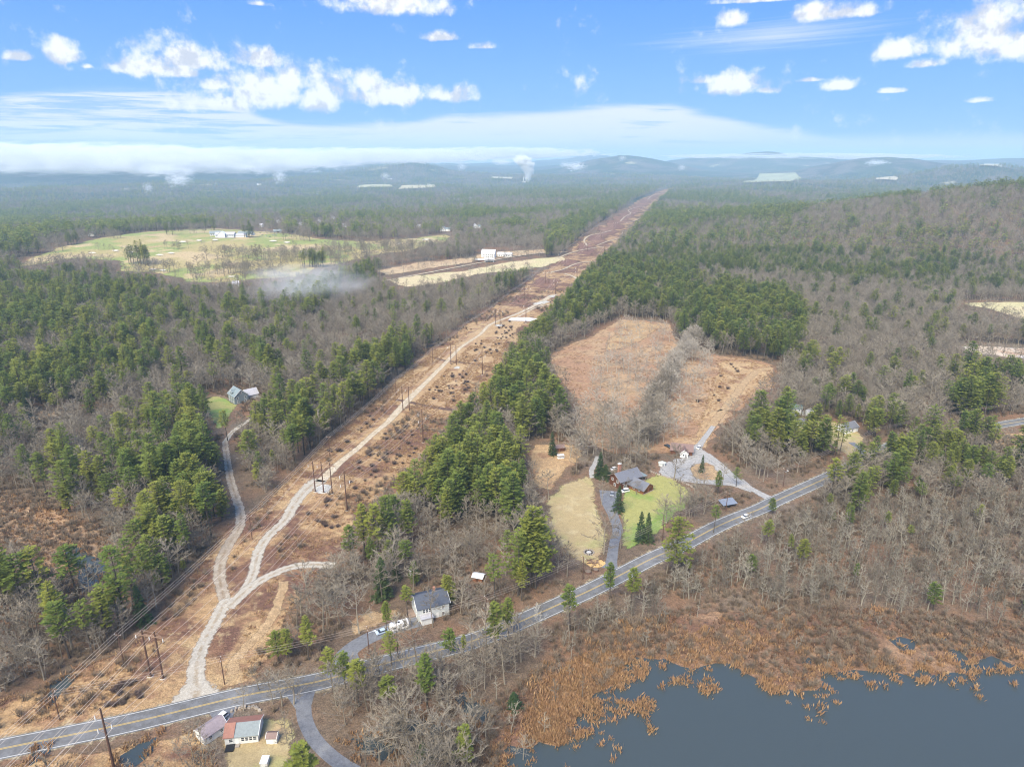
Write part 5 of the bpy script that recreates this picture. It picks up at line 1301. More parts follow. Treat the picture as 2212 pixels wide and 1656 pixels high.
def wires(name, pos, atts, sag, label, r=0.036, grp=None):
    n = len(atts[0]) if atts else 0
    for k in range(n):
        pts = []
        for i in range(len(pos) - 1):
            a = pos[i] + PERP * atts[i][k][0] + Vector((0, 0, atts[i][k][1])); b = pos[i + 1] + PERP * atts[i + 1][k][0] + Vector((0, 0, atts[i + 1][k][1]))
            S = 10 if i < 6 else 5
            sg = sag * ((b - a).length / 130) ** 1.3
            for s in range(S + (i == len(pos) - 2)):
                t = s / S; pts.append(a.lerp(b, t) - Vector((0, 0, 4 * sg * t * (1 - t))))
        tube_obj(name, pts, r, CABLE)
        tag(SC.collection.objects[-1], label[k], 'power cable', grp)
at = [frame(i, c) for i, c in enumerate(cen)]
wires('power_cable', cen, at, 3.2, ['pale conductor cable hanging from the left end of the H-frame crossarms', 'pale conductor cable hanging from the middle of the H-frame crossarms', 'pale conductor cable hanging from the right end of the H-frame crossarms', 'thin upper wire along the left pole tops of the H-frames', 'thin upper wire along the right pole tops of the H-frames'], grp='cables of the middle line')
def single(i, c):
    Hh = 21.0
    e = empty('transmission_pole', c, math.atan2(PERP.y, PERP.x))
    m = MBld(); cyl(m, (0, 0, -.3), .38, .22, Hh + .3); m.obj('pole', WOODP, e)
    m = MBld(); cyl(m, (0, 0, .04), 1.0, .95, .2, 10); m.obj('footing', CONC, e)
    out = []
    for x, z in ((-2.4, 17.5), (-2.4, 13.0), (2.4, 15.6)):
        m = MBld(); m.tube((0, 0, z + .9), (x, 0, z + .5), .07, .06); m.tube((0, 0, z - .4), (x, 0, z + .4), .05, .05); m.obj('bracket', WOODL, e)
        m = MBld(); cyl(m, (x, 0, z - 1.0), .15, .15, 1.5, 6); m.obj('insulator', INSUL, e)
        out.append((x, z - 1.0))
    w = ['beyond the bottom edge', 'with white insulators just below the road', 'with white insulators beside the pine edge', 'alone at the pine edge by the dark scrub', 'in dry tan grass right of the scattered shrubs', 'beside the white tarpaulin', 'at the pine corner by the red-brown brush', 'in front of the sandy bend', 'beyond the sandy bend', 'right of the hooked tracks', 'right of the snaking track', 'past the snaking track', 'close to the far end', 'at the far end', 'at the last visible stretch']
    tag(e, 'tall single wooden transmission pole ' + w[min(i, 14)], 'utility pole', 'tall single poles on the right of the corridor')
    return out + [(0.15, Hh)]
at = [single(i, c) for i, c in enumerate(rgt)]
wires('power_cable', rgt, at, 3.4, ['upper left conductor cable of the tall single poles', 'lower left conductor cable of the tall single poles', 'right-hand conductor cable of the tall single poles', 'top wire of the tall single poles'], grp='cables of the right line')
def distpole(i, c, ang, Hh, label, grp, lamp=False):
    e = empty('utility_pole', c, ang)
    m = MBld(); cyl(m, (0, 0, -.3), .20, .13, Hh + .3, 6); m.obj('pole', WOODP, e)
    m = MBld(); m.box(-1.3, -.08, Hh - .9, 1.3, .08, Hh - .72); m.obj('crossarm', INSUL if i == 0 and 'left' in grp else WOODL, e)
    for x in (-1.2, 0, 1.2):
        m = MBld(); cyl(m, (x, 0, Hh - .72), .07, .05, .35, 5); m.obj('insulator', INSUL, e)
    if lamp:
        m = MBld(); m.tube((0, 0, Hh - 2.5), (0, -2.2, Hh - 2.1), .05, .05); m.box(-.18, -2.9, Hh - 2.3, .18, -2.1, Hh - 2.1); m.obj('street_lamp', INSUL, e)
    tag(e, label, 'utility pole', grp)
    return [(x, Hh - .37) for x in (-1.2, 0, 1.2)]
w = ['at the bottom left corner', 'with white crossarm near the road', 'beside the rutted dirt track', 'at the wood edge left of the three-pole structure', 'left of the ditch crossing', 'at the pine edge past the ditch', 'left of the white tarpaulin', 'at the start of the red-brown brush', 'in the red-brown brush', 'below the tan field', 'beyond the tan field', 'farther along the left edge', 'near the far end', 'at the far end']
at = [distpole(i, c, math.atan2(PERP.y, PERP.x), 12.5, 'short wooden pole left in the corridor, ' + w[i], 'short poles on the left edge of the corridor') for i, c in enumerate(lft)]
wires('power_cable', lft, at, 1.6, ['leftmost thin wire of the short pole line', 'middle thin wire of the short pole line', 'right-hand thin wire of the short pole line'], r=.035, grp='wires of the short pole line')
# poles along the road
t = np.gradient(main_cl, axis=0); t /= np.hypot(t[:, 0], t[:, 1])[:, None]
seglen = np.r_[0, np.cumsum(np.hypot(*np.diff(main_cl, axis=0).T))]
rp = []
for s in np.arange(30, seglen[-1], 46):
    i = int(np.searchsorted(seglen, s)); q = main_cl[min(i, len(main_cl) - 1)]; tt = t[min(i, len(t) - 1)]
    rp.append((Vector((q[0] - tt[1] * 7.2, q[1] + tt[0] * 7.2, 0)), math.atan2(tt[1], tt[0]) + math.pi / 2))
names = describe([(p.x, p.y) for p, a in rp], 'roadside pole', lambda t_, i: 'wooden')
rat = [distpole(i, p, a, 10.5, names[i][0], 'utility poles along the road', lamp=(i % 5 == 2)) for i, (p, a) in enumerate(rp)]
for k, lb in enumerate(['roadside wire on the road side of the poles', 'roadside wire over the pole tops', 'roadside wire on the woods side of the poles']):
    pts = []
    for i in range(len(rp) - 1):
        a, b = [q + Vector((math.cos(r), math.sin(r), 0)) * rat[j][k][0] + Vector((0, 0, rat[j][k][1])) for j, (q, r) in ((i, rp[i]), (i + 1, rp[i + 1]))]
        for s in range(5): tt = s / 5; pts.append(a.lerp(b, tt) - Vector((0, 0, 3.2 * tt * (1 - tt))))
    tube_obj('power_cable', pts, .032, flat_mat('dull_cable', (.33, .27, .23), .6, .05) if k == 0 else bpy.data.materials['dull_cable'])
    tag(COL.objects[-1], lb, 'power cable', 'wires along the road')

# ------------------------------------------------------------------ buildings
def siding(name, c, rough=.7):
    m, N, b = base_mat(name, rough)
    g = N.new('ShaderNodeTexCoord').outputs['Object']
    f = N.noise(g, 1.3, 4, .6)
    N.l.new(N.mix(f, tuple(v * .82 for v in c), c), b.inputs['Base Color'])
    wv = N.new('ShaderNodeTexWave', wave_type='BANDS', bands_direction='Z'); wv.inputs['Scale'].default_value = 1.3; N.l.new(g, wv.inputs['Vector'])
    bp = N.new('ShaderNodeBump'); bp.inputs['Distance'].default_value = .04; N.l.new(wv.outputs['Fac'], bp.inputs['Height']); N.l.new(bp.outputs[0], b.inputs['Normal'])
    return m
WHITE = siding('white_siding', (.74, .75, .74)); PALEG = siding('pale_grey_siding', (.60, .63, .62)); GREYS = siding('blue_grey_siding', (.20, .24, .26)); BROWNW = siding('brown_board', (.13, .055, .030)); REDB = siding('red_cedar', (.26, .105, .05)); GREYBARN = siding('grey_board', (.30, .31, .33))
def roofm(name, c): return flat_mat(name, c, .55, .22, 1.6, .35)
R_SLATE = roofm('slate_blue_roof', (.165, .170, .195)); R_DARK = roofm('dark_shingle_roof', (.085, .095, .12)); R_TEAL = roofm('grey_green_roof', (.22, .27, .28)); R_BROWN = roofm('brown_shingle_roof', (.22, .145, .125)); R_RED = roofm('rust_red_roof', (.33, .155, .11)); R_GREY = roofm('grey_shingle_roof', (.24, .27, .27)); R_WHITE = roofm('white_metal_roof', (.78, .79, .80)); R_LG = roofm('pale_grey_roof', (.45, .44, .47)); R_MAUVE = roofm('mauve_brown_roof', (.33, .27, .28))
GLASS = flat_mat('dark_window_pane', (.035, .045, .06), .12, .1, 1, .6); TRIM = flat_mat('white_trim', (.78, .78, .76), .5, .05); BRICK = flat_mat('brick', (.40, .20, .14), .9, .2, 4); BLACKM = flat_mat('black_plastic', (.02, .02, .022), .5, .1); STONE = flat_mat('field_stone', (.36, .31, .26), .9, .25, 3); DECK = flat_mat('weathered_deck', (.30, .22, .17), .8, .2, 3)
def window(e, face, u, z, w, h, W, Dp, pane=GLASS, fr=TRIM, name='window', mull=True):
    """frame with a pane set in it, on a wall face of a W x Dp plan"""
    def tr(a, o, c):   # a along the wall, o outward, c up
        if face == 'S': return (a, -Dp / 2 - o, c)
        if face == 'N': return (a, Dp / 2 + o, c)
        if face == 'E': return (W / 2 + o, a, c)
        return (-W / 2 - o, a, c)
    m = MBld(); t_ = .12
    def bx(B, a0, a1, c0, c1, o0, o1):
        p = [tr(a0, o0, c0), tr(a1, o1, c1)]
        lo = [min(p[0][k], p[1][k]) for k in range(3)]; hi = [max(p[0][k], p[1][k]) for k in range(3)]
        B.box(*lo, *hi)
    bx(m, u - w / 2 - t_, u + w / 2 + t_, z + h, z + h + t_, .0, .09); bx(m, u - w / 2 - t_, u + w / 2 + t_, z - t_, z, .0, .11)
    bx(m, u - w / 2 - t_, u - w / 2, z, z + h, 0, .09); bx(m, u + w / 2, u + w / 2 + t_, z, z + h, 0, .09)
    if mull: bx(m, u - w / 2, u + w / 2, z + h * .48, z + h * .54, .04, .075)
    f = m.obj(name, fr, e)
    q = MBld(); bx(q, u - w / 2, u + w / 2, z, z + h, .01, .035); q.obj('pane', pane, f)
def gable(e, W, D, hw, rise, wall, roof, over=.45, off=(0, 0), z0=0.0, rmat2=None, rot=0):
    """walls with two gables (ridge along x) and two roof slabs"""
    ox, oy = off
    def T(pts): 
        c, s = math.cos(rot), math.sin(rot)
        return [(ox + x * c - y * s, oy + x * s + y * c, z) for x, y, z in pts]
    m = MBld(); a, b = W / 2, D / 2
    m.v = T([(-a, -b, z0 - .3), (a, -b, z0 - .3), (a, b, z0 - .3), (-a, b, z0 - .3), (-a, -b, z0 + hw), (a, -b, z0 + hw), (a, b, z0 + hw), (-a, b, z0 + hw), (-a, 0, z0 + hw + rise), (a, 0, z0 + hw + rise)])
    m.f = [(0, 1, 5, 4), (1, 2, 6, 9, 5), (2, 3, 7, 6), (3, 0, 4, 8, 7), (0, 3, 2, 1), (4, 5, 9, 8), (7, 8, 9, 6)]
    m.obj('wall', wall, e)
    A = a + over; sl = rise / b; Bq = b + over; ze = z0 + hw - over * sl; zt = z0 + hw + rise; th = .18
    for sgn, rm in ((-1, roof), (1, rmat2 or roof)):
        r = MBld()
        r.v = T([(-A, sgn * Bq, ze + .05), (A, sgn * Bq, ze + .05), (A, 0, zt + .05), (-A, 0, zt + .05), (-A, sgn * Bq, ze + .05 + th), (A, sgn * Bq, ze + .05 + th), (A, 0, zt + .05 + th), (-A, 0, zt + .05 + th)])
        r.f = [(0, 1, 2, 3), (7, 6, 5, 4), (0, 4, 5, 1), (1, 5, 6, 2), (2, 6, 7, 3), (3, 7, 4, 0)]
        r.obj('roof', rm, e)
    m = MBld()
    for x in (-A - .03, A + .03 - .1):
        for sgn in (-1, 1):
            k = len(m.v); m.v += T([(x, sgn * Bq, ze - .05), (x + .1, sgn * Bq, ze - .05), (x + .1, 0, zt - .05), (x, 0, zt - .05), (x, sgn * Bq, ze + .26), (x + .1, sgn * Bq, ze + .26), (x + .1, 0, zt + .26), (x, 0, zt + .26)])
            m.f += [tuple(k + q for q in f) for f in [(0, 1, 2, 3), (7, 6, 5, 4), (0, 4, 5, 1), (1, 5, 6, 2), (2, 6, 7, 3), (3, 7, 4, 0)]]
    m.obj('fascia', TRIM if wall not in (BROWNW, REDB) else DECK, e)
def boxpart(e, nm, x0, y0, z0, x1, y1, z1, mat): m = MBld(); m.box(x0, y0, z0, x1, y1, z1); return m.obj(nm, mat, e)
def door(e, face, u, W, D, mat=TRIM, w=.95, h=2.05, z=0):
    s = .06
    if face == 'S': d = boxpart(e, 'door', u - w / 2, -D / 2 - s, z, u + w / 2, -D / 2 + .02, z + h, mat)
    elif face == 'E': d = boxpart(e, 'door', W / 2 - .02, u - w / 2, z, W / 2 + s, u + w / 2, z + h, mat)
    else: d = boxpart(e, 'door', -W / 2 - s, u - w / 2, z, -W / 2 + .02, u + w / 2, z + h, mat)
    return d
def bld(name, X, Y, deg, label, cat, grp=None):
    e = empty(name, g3(X, Y), math.radians(deg)); tag(e, label, cat, grp); return e
# log house
e = bld('log_house', 1350, 1044, 31, 'dark brown log house with slate-blue roof on the green lawn', 'house')
gable(e, 13.6, 8.6, 4.8, 2.7, BROWNW, R_SLATE, .9)
for u in (-4.6, -1.6, 1.6, 4.4): window(e, 'S', u, 2.9, 1.1, 1.2, 13.6, 8.6); 
for u in (-3.6, 2.8): window(e, 'S', u, .7, 1.6, 1.3, 13.6, 8.6)
window(e, 'W', -2, 3.0, 1.1, 1.2, 13.6, 8.6); window(e, 'W', 2, 3.0, 1.1, 1.2, 13.6, 8.6); window(e, 'W', 0, .6, 1.4, 1.3, 13.6, 8.6); door(e, 'S', -.4, 13.6, 8.6, REDB)
ch = boxpart(e, 'chimney', -.8, 4.4, 0, .8, 5.5, 9.2, BRICK); boxpart(ch, 'chimney_cap', -.95, 4.25, 9.2, .95, 5.65, 9.45, TRIM)
boxpart(e, 'porch', 6.9, -3.2, -.2, 11.4, 2.6, .5, DECK)
boxpart(e, 'porch_roof', 6.85, -3.6, 3.0, 12.0, 3.0, 3.2, R_TEAL)
for x, y in ((7.2, -3.1), (9.2, -3.1), (11.2, -3.1), (11.2, 2.4)): boxpart(e, 'porch_post', x - .1, y - .1, .5, x + .1, y + .1, 3.0, DECK)
e = bld('garage_wing', 1384, 1056, -50, 'brown cedar garage wing with slate-blue roof in front of the log house', 'garage')
gable(e, 9.6, 7.6, 2.6, 2.5, REDB, R_SLATE, .8)
for u in (-1.8, 1.8): door(e, 'E', u, 9.6, 7.6, BROWNW, 2.4, 2.2)
window(e, 'S', -1.5, 1.0, 1.0, 1.0, 9.6, 7.6); window(e, 'S', 2, 1.0, 1.0, 1.0, 9.6, 7.6); boxpart(e, 'stone_base', 4.85, -3.9, -.2, 5.1, 3.9, .35, STONE)
# pale two-storey house
e = bld('two_storey_house', 930, 1318, 22, 'pale two-storey house with dark roof behind bare trees by the camper', 'house')
gable(e, 11.8, 9.6, 5.4, 2.6, PALEG, R_DARK, .5)
for u in (-3.2, 0, 3.0): window(e, 'W', u * .9, 3.4, .8, 1.2, 11.8, 9.6); 
window(e, 'W', -2.4, .8, .8, 1.2, 11.8, 9.6); window(e, 'W', 2.2, .8, .8, 1.2, 11.8, 9.6)
for u in (-3.6, -2.5, -1.4): window(e, 'S', u, 3.2, .85, 1.5, 11.8, 9.6)
for u in (3.6,): window(e, 'S', u, 3.3, .9, 1.1, 11.8, 9.6); window(e, 'S', u, .7, .9, 1.2, 11.8, 9.6)
door(e, 'S', 1.4, 11.8, 9.6); boxpart(e, 'entrance_bay', -5.2, -7.4, -.2, -1.0, -4.82, 2.6, WHITE); boxpart(e, 'bay_roof', -5.5, -7.8, 2.6, -.8, -4.83, 2.85, R_LG)
boxpart(e, 'deck', -8.4, -1.5, -.1, -5.95, 3.0, .5, DECK); boxpart(e, 'chimney', 1.5, .6, 7.0, 2.3, 1.4, 9.2, BRICK)
# grey house on the left
e = bld('grey_house', 516, 866, -47, 'blue-grey two-storey house with green roof in the left woods', 'house')
gable(e, 11.5, 9.4, 5.6, 4.0, GREYS, R_TEAL, .5)
window(e, 'E', 0, 6.5, 1.1, 1.4, 11.5, 9.4); 
for u in (-2.6, 2.6): window(e, 'E', u, 3.4, 1.1, 1.4, 11.5, 9.4); window(e, 'E', u, .8, 1.1, 1.4, 11.5, 9.4)
for u in (-3.5, 0, 3.5): window(e, 'S', u, 3.4, 1.0, 1.4, 11.5, 9.4); window(e, 'S', u, .8, 1.0, 1.4, 11.5, 9.4)
gable(e, 3.6, 2.6, 1.6, 1.4, GREYS, R_TEAL, .3, off=(-.5, -2.6), z0=6.0, rot=math.pi / 2)
gable(e, 8.5, 7.5, 3.2, 3.4, WHITE, R_LG, .4, off=(-1.5, 9.2), rot=math.pi / 2)
boxpart(e, 'deck', -9.0, -4.0, -.2, -5.85, 3.0, .6, DECK)
# cottage, garage and sheds below the road
e = bld('red_roofed_cottage', 529, 1584, 8, 'low white cottage with rust-red and grey roof below the road', 'cottage')
gable(e, 9.2, 7.2, 2.7, 1.5, WHITE, R_GREY, .35, rmat2=R_RED)
m = MBld(); m.v = [(-4.95, -4.0, 2.75), (-1.9, -4.0, 2.75), (-1.9, -.1, 4.52), (-4.95, -.1, 4.52), (-4.95, -4.0, 2.95), (-1.9, -4.0, 2.95), (-1.9, -.1, 4.72), (-4.95, -.1, 4.72)]; m.f = [(0, 1, 2, 3), (7, 6, 5, 4), (0, 4, 5, 1), (1, 5, 6, 2), (2, 6, 7, 3), (3, 7, 4, 0)]
m.obj('red_roof_panel', R_RED, e)
for u in (.4, 1.5, 2.6, 3.7): window(e, 'S', u, 1.0, .82, 1.2, 9.2, 7.2)
window(e, 'S', -2.9, 1.0, 1.0, 1.1, 9.2, 7.2); door(e, 'S', -1.2, 9.2, 7.2, TRIM)
boxpart(e, 'dark_deck', -4.2, -6.2, -.1, -1.8, -3.65, .4, BLACKM); boxpart(e, 'step', -1.7, -4.9, -.1, -.5, -3.65, .3, STONE)
e = bld('white_garage', 458, 1584, 52, 'white gabled garage with mauve-brown roof beside the parked SUV', 'garage')
gable(e, 7.0, 5.0, 2.5, 1.6, WHITE, R_MAUVE, .3)
window(e, 'S', -1.6, 1.0, .8, 1.0, 7, 5); window(e, 'S', 1.8, 1.0, .8, 1.0, 7, 5); door(e, 'W', 0, 7, 5, TRIM, 2.6, 2.1)
e = bld('garden_shed', 590, 1598, 2, 'small white shed with brown roof right of the red-roofed cottage', 'shed')
gable(e, 3.0, 2.6, 1.9, .8, WHITE, R_BROWN, .15); door(e, 'S', 0, 3.0, 2.6, TRIM)
e = bld('storage_box', 573, 1650, 3, 'small white box shed on the lawn below the cottage', 'shed')
boxpart(e, 'body', -.95, -1.3, -.1, .95, 1.3, 1.7, WHITE); boxpart(e, 'lid', -1.05, -1.4, 1.7, 1.05, 1.4, 1.85, R_WHITE); door(e, 'S', 0, 1.9, 2.6, TRIM, .9, 1.5)
e = bld('tin_roofed_shed', 1034, 1251, -18, 'small orange wooden shed with white tin roof in the woods', 'shed')
gable(e, 4.0, 3.0, 1.9, .6, REDB, R_WHITE, .5); door(e, 'S', 0, 4.0, 3.0, BROWNW)
e = bld('tiny_white_shed', 892, 1240, 30, 'tiny white shed at the wood edge above the pale house', 'shed')
gable(e, 2.4, 2.0, 2.0, .8, WHITE, R_LG, .2); door(e, 'S', 0, 2.4, 2.0, GREYBARN)
e = bld('brown_garage', 1472, 976, -14, 'brown-roofed garage with white gable front by the gravel yard', 'garage')
gable(e, 12.0, 8.5, 2.6, 2.6, BROWNW, R_BROWN, .5)
gable(e, 6.5, 4.4, 2.5, 2.0, WHITE, R_BROWN, .4, off=(1.4, -4.4), rot=-math.pi / 2)
boxpart(e, 'window', .7, -7.72, 1.0, 1.5, -7.66, 2.0, GLASS); boxpart(e, 'door', 1.9, -7.74, 0, 2.8, -7.66, 2.0, GREYBARN)
e = bld('well_house', 1430, 1004, 10, 'low pale green hut with hipped roof beside the gravel yard', 'hut')
m = MBld(); m.prism([(2.0 * math.cos(a), 1.7 * math.sin(a)) for a in np.linspace(0, 2 * math.pi, 7)[:-1]], -.1, 1.5); m.obj('wall', WHITE, e)
m = MBld(); o = [(2.5 * math.cos(a), 2.1 * math.sin(a), 1.5) for a in np.linspace(0, 2 * math.pi, 7)[:-1]]; m.v = o + [(0, 0, 2.5)]; m.f = [(i, (i + 1) % 6, 6) for i in range(6)] + [tuple(reversed(range(6)))]; m.obj('roof', roofm('pale_green_roof', (.52, .56, .50)), e); boxpart(e, 'door', -.4, -1.72, 0, .4, -1.46, 1.35, GREYBARN)
e = bld('ranch_house', 1722, 918, -14, 'low ranch house with grey roof among the tall pines', 'house')
gable(e, 15, 8, 2.7, 2.0, WHITE, R_SLATE, .5)
for u in (-5, -2, 3, 5.5): window(e, 'S', u, 1.0, 1.1, 1.1, 15, 8)
door(e, 'S', .6, 15, 8)
e = bld('teal_roofed_cottage', 1718, 892, -25, 'small white two-storey cottage with teal roof behind the ranch house', 'cottage')
gable(e, 7.5, 5.2, 4.2, 1.9, WHITE, roofm('teal_roof', (.16, .27, .28)), .3)
for u in (-2.2, 0, 2.2): window(e, 'S', u, 2.8, .8, .9, 7.5, 5.2); window(e, 'S', u, .8, .8, 1.1, 7.5, 5.2)
window(e, 'E', 0, 2.8, .8, .9, 7.5, 5.2)
e = bld('gabled_white_shed', 1710, 905, 60, 'white gabled shed just in front of the teal-roofed cottage', 'shed')
gable(e, 4.5, 4, 2.4, 1.7, WHITE, R_LG, .3); door(e, 'W', 0, 4.5, 4, GREYBARN)
e = bld('pale_roofed_shed', 1744, 896, 40, 'grey-roofed shed right of the teal-roofed cottage', 'shed')
gable(e, 5.5, 4.5, 2.3, 1.8, PALEG, R_LG, .3); door(e, 'W', 0, 5.5, 4.5, GREYBARN)
e = bld('white_gabled_house', 1829, 930, 28, 'white gabled house with slate roof above the road bend', 'house')
gable(e, 11, 7.5, 3.0, 2.6, WHITE, R_SLATE, .4)
for u in (-1.7, 1.7): window(e, 'E', u, 1.0, 1.0, 1.3, 11, 7.5)
window(e, 'E', 0, 3.4, .8, 1.0, 11, 7.5); window(e, 'S', -3, 1, 1, 1.2, 11, 7.5); window(e, 'S', 0, 1, 1, 1.2, 11, 7.5); door(e, 'S', 2.5, 11, 7.5)
e = bld('brown_shed', 1206, 972, 14, 'small dark brown shed beside the white coop and spruce', 'shed')
gable(e, 6.5, 4, 2.1, 1.2, BROWNW, R_BROWN, .3); door(e, 'S', 0, 6.5, 4, REDB)
e = bld('white_coop', 1211, 989, 12, 'small white slatted coop in front of the brown shed', 'coop')
boxpart(e, 'frame', -1.8, -1.0, 0, 1.8, 1.0, .12, TRIM); boxpart(e, 'roof', -1.9, -1.1, 1.9, 1.9, 1.1, 2.0, R_WHITE)
for k in range(7): boxpart(e, 'slat', -1.8 + k * .58, -1.03, .12, -1.66 + k * .58, -.97, 1.9, TRIM)
for k in range(7): boxpart(e, 'slat', -1.8 + k * .58, .97, .12, -1.66 + k * .58, 1.03, 1.9, TRIM)
e = bld('tarpaulin_shed', 1571, 1093, 18, 'pole shed under a grey-blue tarpaulin behind the roadside trees', 'shed')
m = MBld(); m.v = [(-4, -2.4, 2.0), (4, -2.4, 2.1), (4, 2.4, 3.0), (-4, 2.4, 2.9), (-4, -2.4, 2.1), (4, -2.4, 2.2), (4, 2.4, 3.1), (-4, 2.4, 3.0)]; m.f = [(0, 3, 2, 1), (4, 5, 6, 7), (0, 1, 5, 4), (1, 2, 6, 5), (2, 3, 7, 6), (3, 0, 4, 7)]
m.obj('tarpaulin', flat_mat('blue_grey_tarp', (.22, .25, .31), .6, .2, .8), e)
for x, y, h in ((-3.8, -2.2, 2), (3.8, -2.2, 2), (3.8, 2.2, 3), (-3.8, 2.2, 2.9)): boxpart(e, 'post', x - .08, y - .08, -.1, x + .08, y + .08, h, DECK)
boxpart(e, 'stored_crate', -2.5, -1.2, 0, .8, 1.0, 1.2, BLACKM)
# farm
e = bld('farmhouse', 1056, 556, -12, 'large white farmhouse with steep white roof above the tan hayfield', 'house')
gable(e, 22, 13, 7, 6, WHITE, R_WHITE, .6)
for u in (-8, -5, -2, 1, 4, 7): window(e, 'S', u, 4.4, 1.3, 1.8, 22, 13); window(e, 'S', u, 1.0, 1.3, 1.8, 22, 13)
window(e, 'E', -3, 4.4, 1.3, 1.8, 22, 13); window(e, 'E', 3, 4.4, 1.3, 1.8, 22, 13); window(e, 'E', -3, 1, 1.3, 1.8, 22, 13); window(e, 'E', 0, 8, 1.3, 1.6, 22, 13)
e = bld('farm_annexe', 1091, 554, -8, 'white annexe with pale roof right of the farmhouse', 'house')
gable(e, 24, 9, 4, 3, WHITE, R_WHITE, .5)
for u in (-9, -5, -1, 3, 7): window(e, 'S', u, 1.2, 1.4, 1.6, 24, 9)
e = bld('grey_barn', 1057, 566, 4, 'grey board barn with white roof below the farmhouse', 'barn')
gable(e, 15, 8, 4.6, 1.8, GREYBARN, R_WHITE, .6); door(e, 'S', 0, 15, 8, BLACKM, 12, 2.2)
e = bld('low_barn', 1037, 565, 2, 'low brown barn with white roof left of the grey barn', 'barn')
gable(e, 14, 7, 3, 1.4, BROWNW, R_WHITE, .5); door(e, 'S', -2, 14, 7, BLACKM, 3, 2.3)
# clubhouse and the village behind
e = bld('clubhouse', 488, 513, 6, 'long pale clubhouse with layered roofs on the golf hill', 'clubhouse')
gable(e, 34, 14, 6, 4, PALEG, R_LG, .8); gable(e, 22, 12, 4, 3, WHITE, R_LG, .6, off=(27, 2)); gable(e, 12, 12, 8, 4, WHITE, R_WHITE, .6, off=(-4, -6), rot=math.pi / 2); boxpart(e, 'terrace', -24, -16, -.5, 20, -7.1, 1.0, STONE)
for u in np.arange(-14, 15, 4): window(e, 'S', float(u), 3.6, 1.8, 1.6, 34, 14)
sheet('parking_lot', [(540,500),(575,497),(612,505),(605,512),(572,516),(545,510)], yard_g, .03, seed=60, label='grey parking lot right of the clubhouse')
e = bld('golf_annexe', 466, 509, 20, 'grey-roofed annexe at the left end of the clubhouse', 'clubhouse')
gable(e, 20, 12, 5, 4, PALEG, R_GREY, .6)
for u in (-7, -3, 1, 5): window(e, 'S', u, 2.0, 1.6, 1.8, 20, 12)
e = bld('golf_annexe', 532, 508, -15, 'long low grey-roofed hall between the clubhouse and the parking lot', 'clubhouse')
gable(e, 30, 12, 4, 3.5, WHITE, R_GREY, .6)
for u in (-11, -6, -1, 4, 9): window(e, 'S', u, 1.5, 1.8, 1.8, 30, 12)
e = bld('golf_annexe', 600, 503, 30, 'grey shed at the far right end of the parking lot', 'shed')
gable(e, 16, 9, 4, 3, GREYBARN, R_GREY, .5); door(e, 'S', 0, 16, 9, BLACKM, 4, 3)
vill = [(648,487,11,25,'white gabled village house, rightmost of the trio behind the clubhouse'), (565,490,10,-20,'white village house directly behind the parking lot'), (602,481,9,10,'small white village house behind the bare trees above the parking lot'), (964,499,20,-10,'big white house with several roofs left of the pines'), (1031,493,19,15,'white house with steep gables right of the dark pines'), (745,490,9,30,'small white house between the golf hill and the pines'),
 (905,492,9,-25,'small pale house among grey trees left of the big white house'), (420,486,12,5,'pale low house at the left rim of the golf hill'), (200,509,12,-10,'pale low building beyond the golf hill rim'), (690,482,8,15,'small pale house in the village trees'), (720,473,9,-30,'white house farthest back in the village trees'), (510,620,8,20,'small dark-windowed shed at the foot of the golf hill')]
for X, Y, w_, dg, lb in vill:
    e = bld('village_house', X, Y, dg, lb, 'house', 'houses of the village')
    gable(e, w_, w_ * .65, 5, 3, WHITE, R_LG if w_ < 15 else R_TEAL, .4)
    for u in (-.3, 0, .3): window(e, 'S', u * w_, 1.5, 1.2, 1.8, w_, w_ * .65)
    if w_ > 15: gable(e, w_ * .6, w_ * .5, 6.5, 4, WHITE, R_LG, .4, off=(-w_ * .3, -3), rot=math.pi / 2)
for X, Y, w_, dg, lb in [(897,402,120,2,'long white industrial building behind the flat pale field'), (985,432,80,0,'long white building in the woods left of the corridor'), (1545,429,90,0,'long white warehouse in the woods right of the corridor'), (1997,426,60,5,'white warehouse by the far pond on the right'), (842,388,40,0,'small white block in the far valley'), (1675,388,34,0,'white farm building on the terraced hill field'), (1135,394,60,0,'white power plant under the steam plume'), (925,400,46,3,'white block right of the long industrial building'), (1012,430,40,-6,'white low block right of the long building'), (2030,418,24,0,'small white building right of the far warehouse'), (230,445,60,4,'pale long roof in the left valley'), (560,400,30,0,'tiny white building in the left valley'), (1565,427,26,6,'small white block right of the warehouse')]:
    e = bld('industrial_building', X, Y, dg, lb, 'building', 'far white buildings')
    gable(e, w_, w_ * .35, 7, 2.5, WHITE, R_WHITE, .5)
    for u in (-.3, 0, .3): window(e, 'S', u * w_, 2.0, w_ * .08, 2.2, w_, w_ * .35, mull=False)
    if 'plant' in lb:
        for x in (-18, 22): m = MBld(); cyl(m, (x, 0, 0), 3, 2.2, 46 if x < 0 else 60, 10); m.obj('smokestack', TRIM, e)

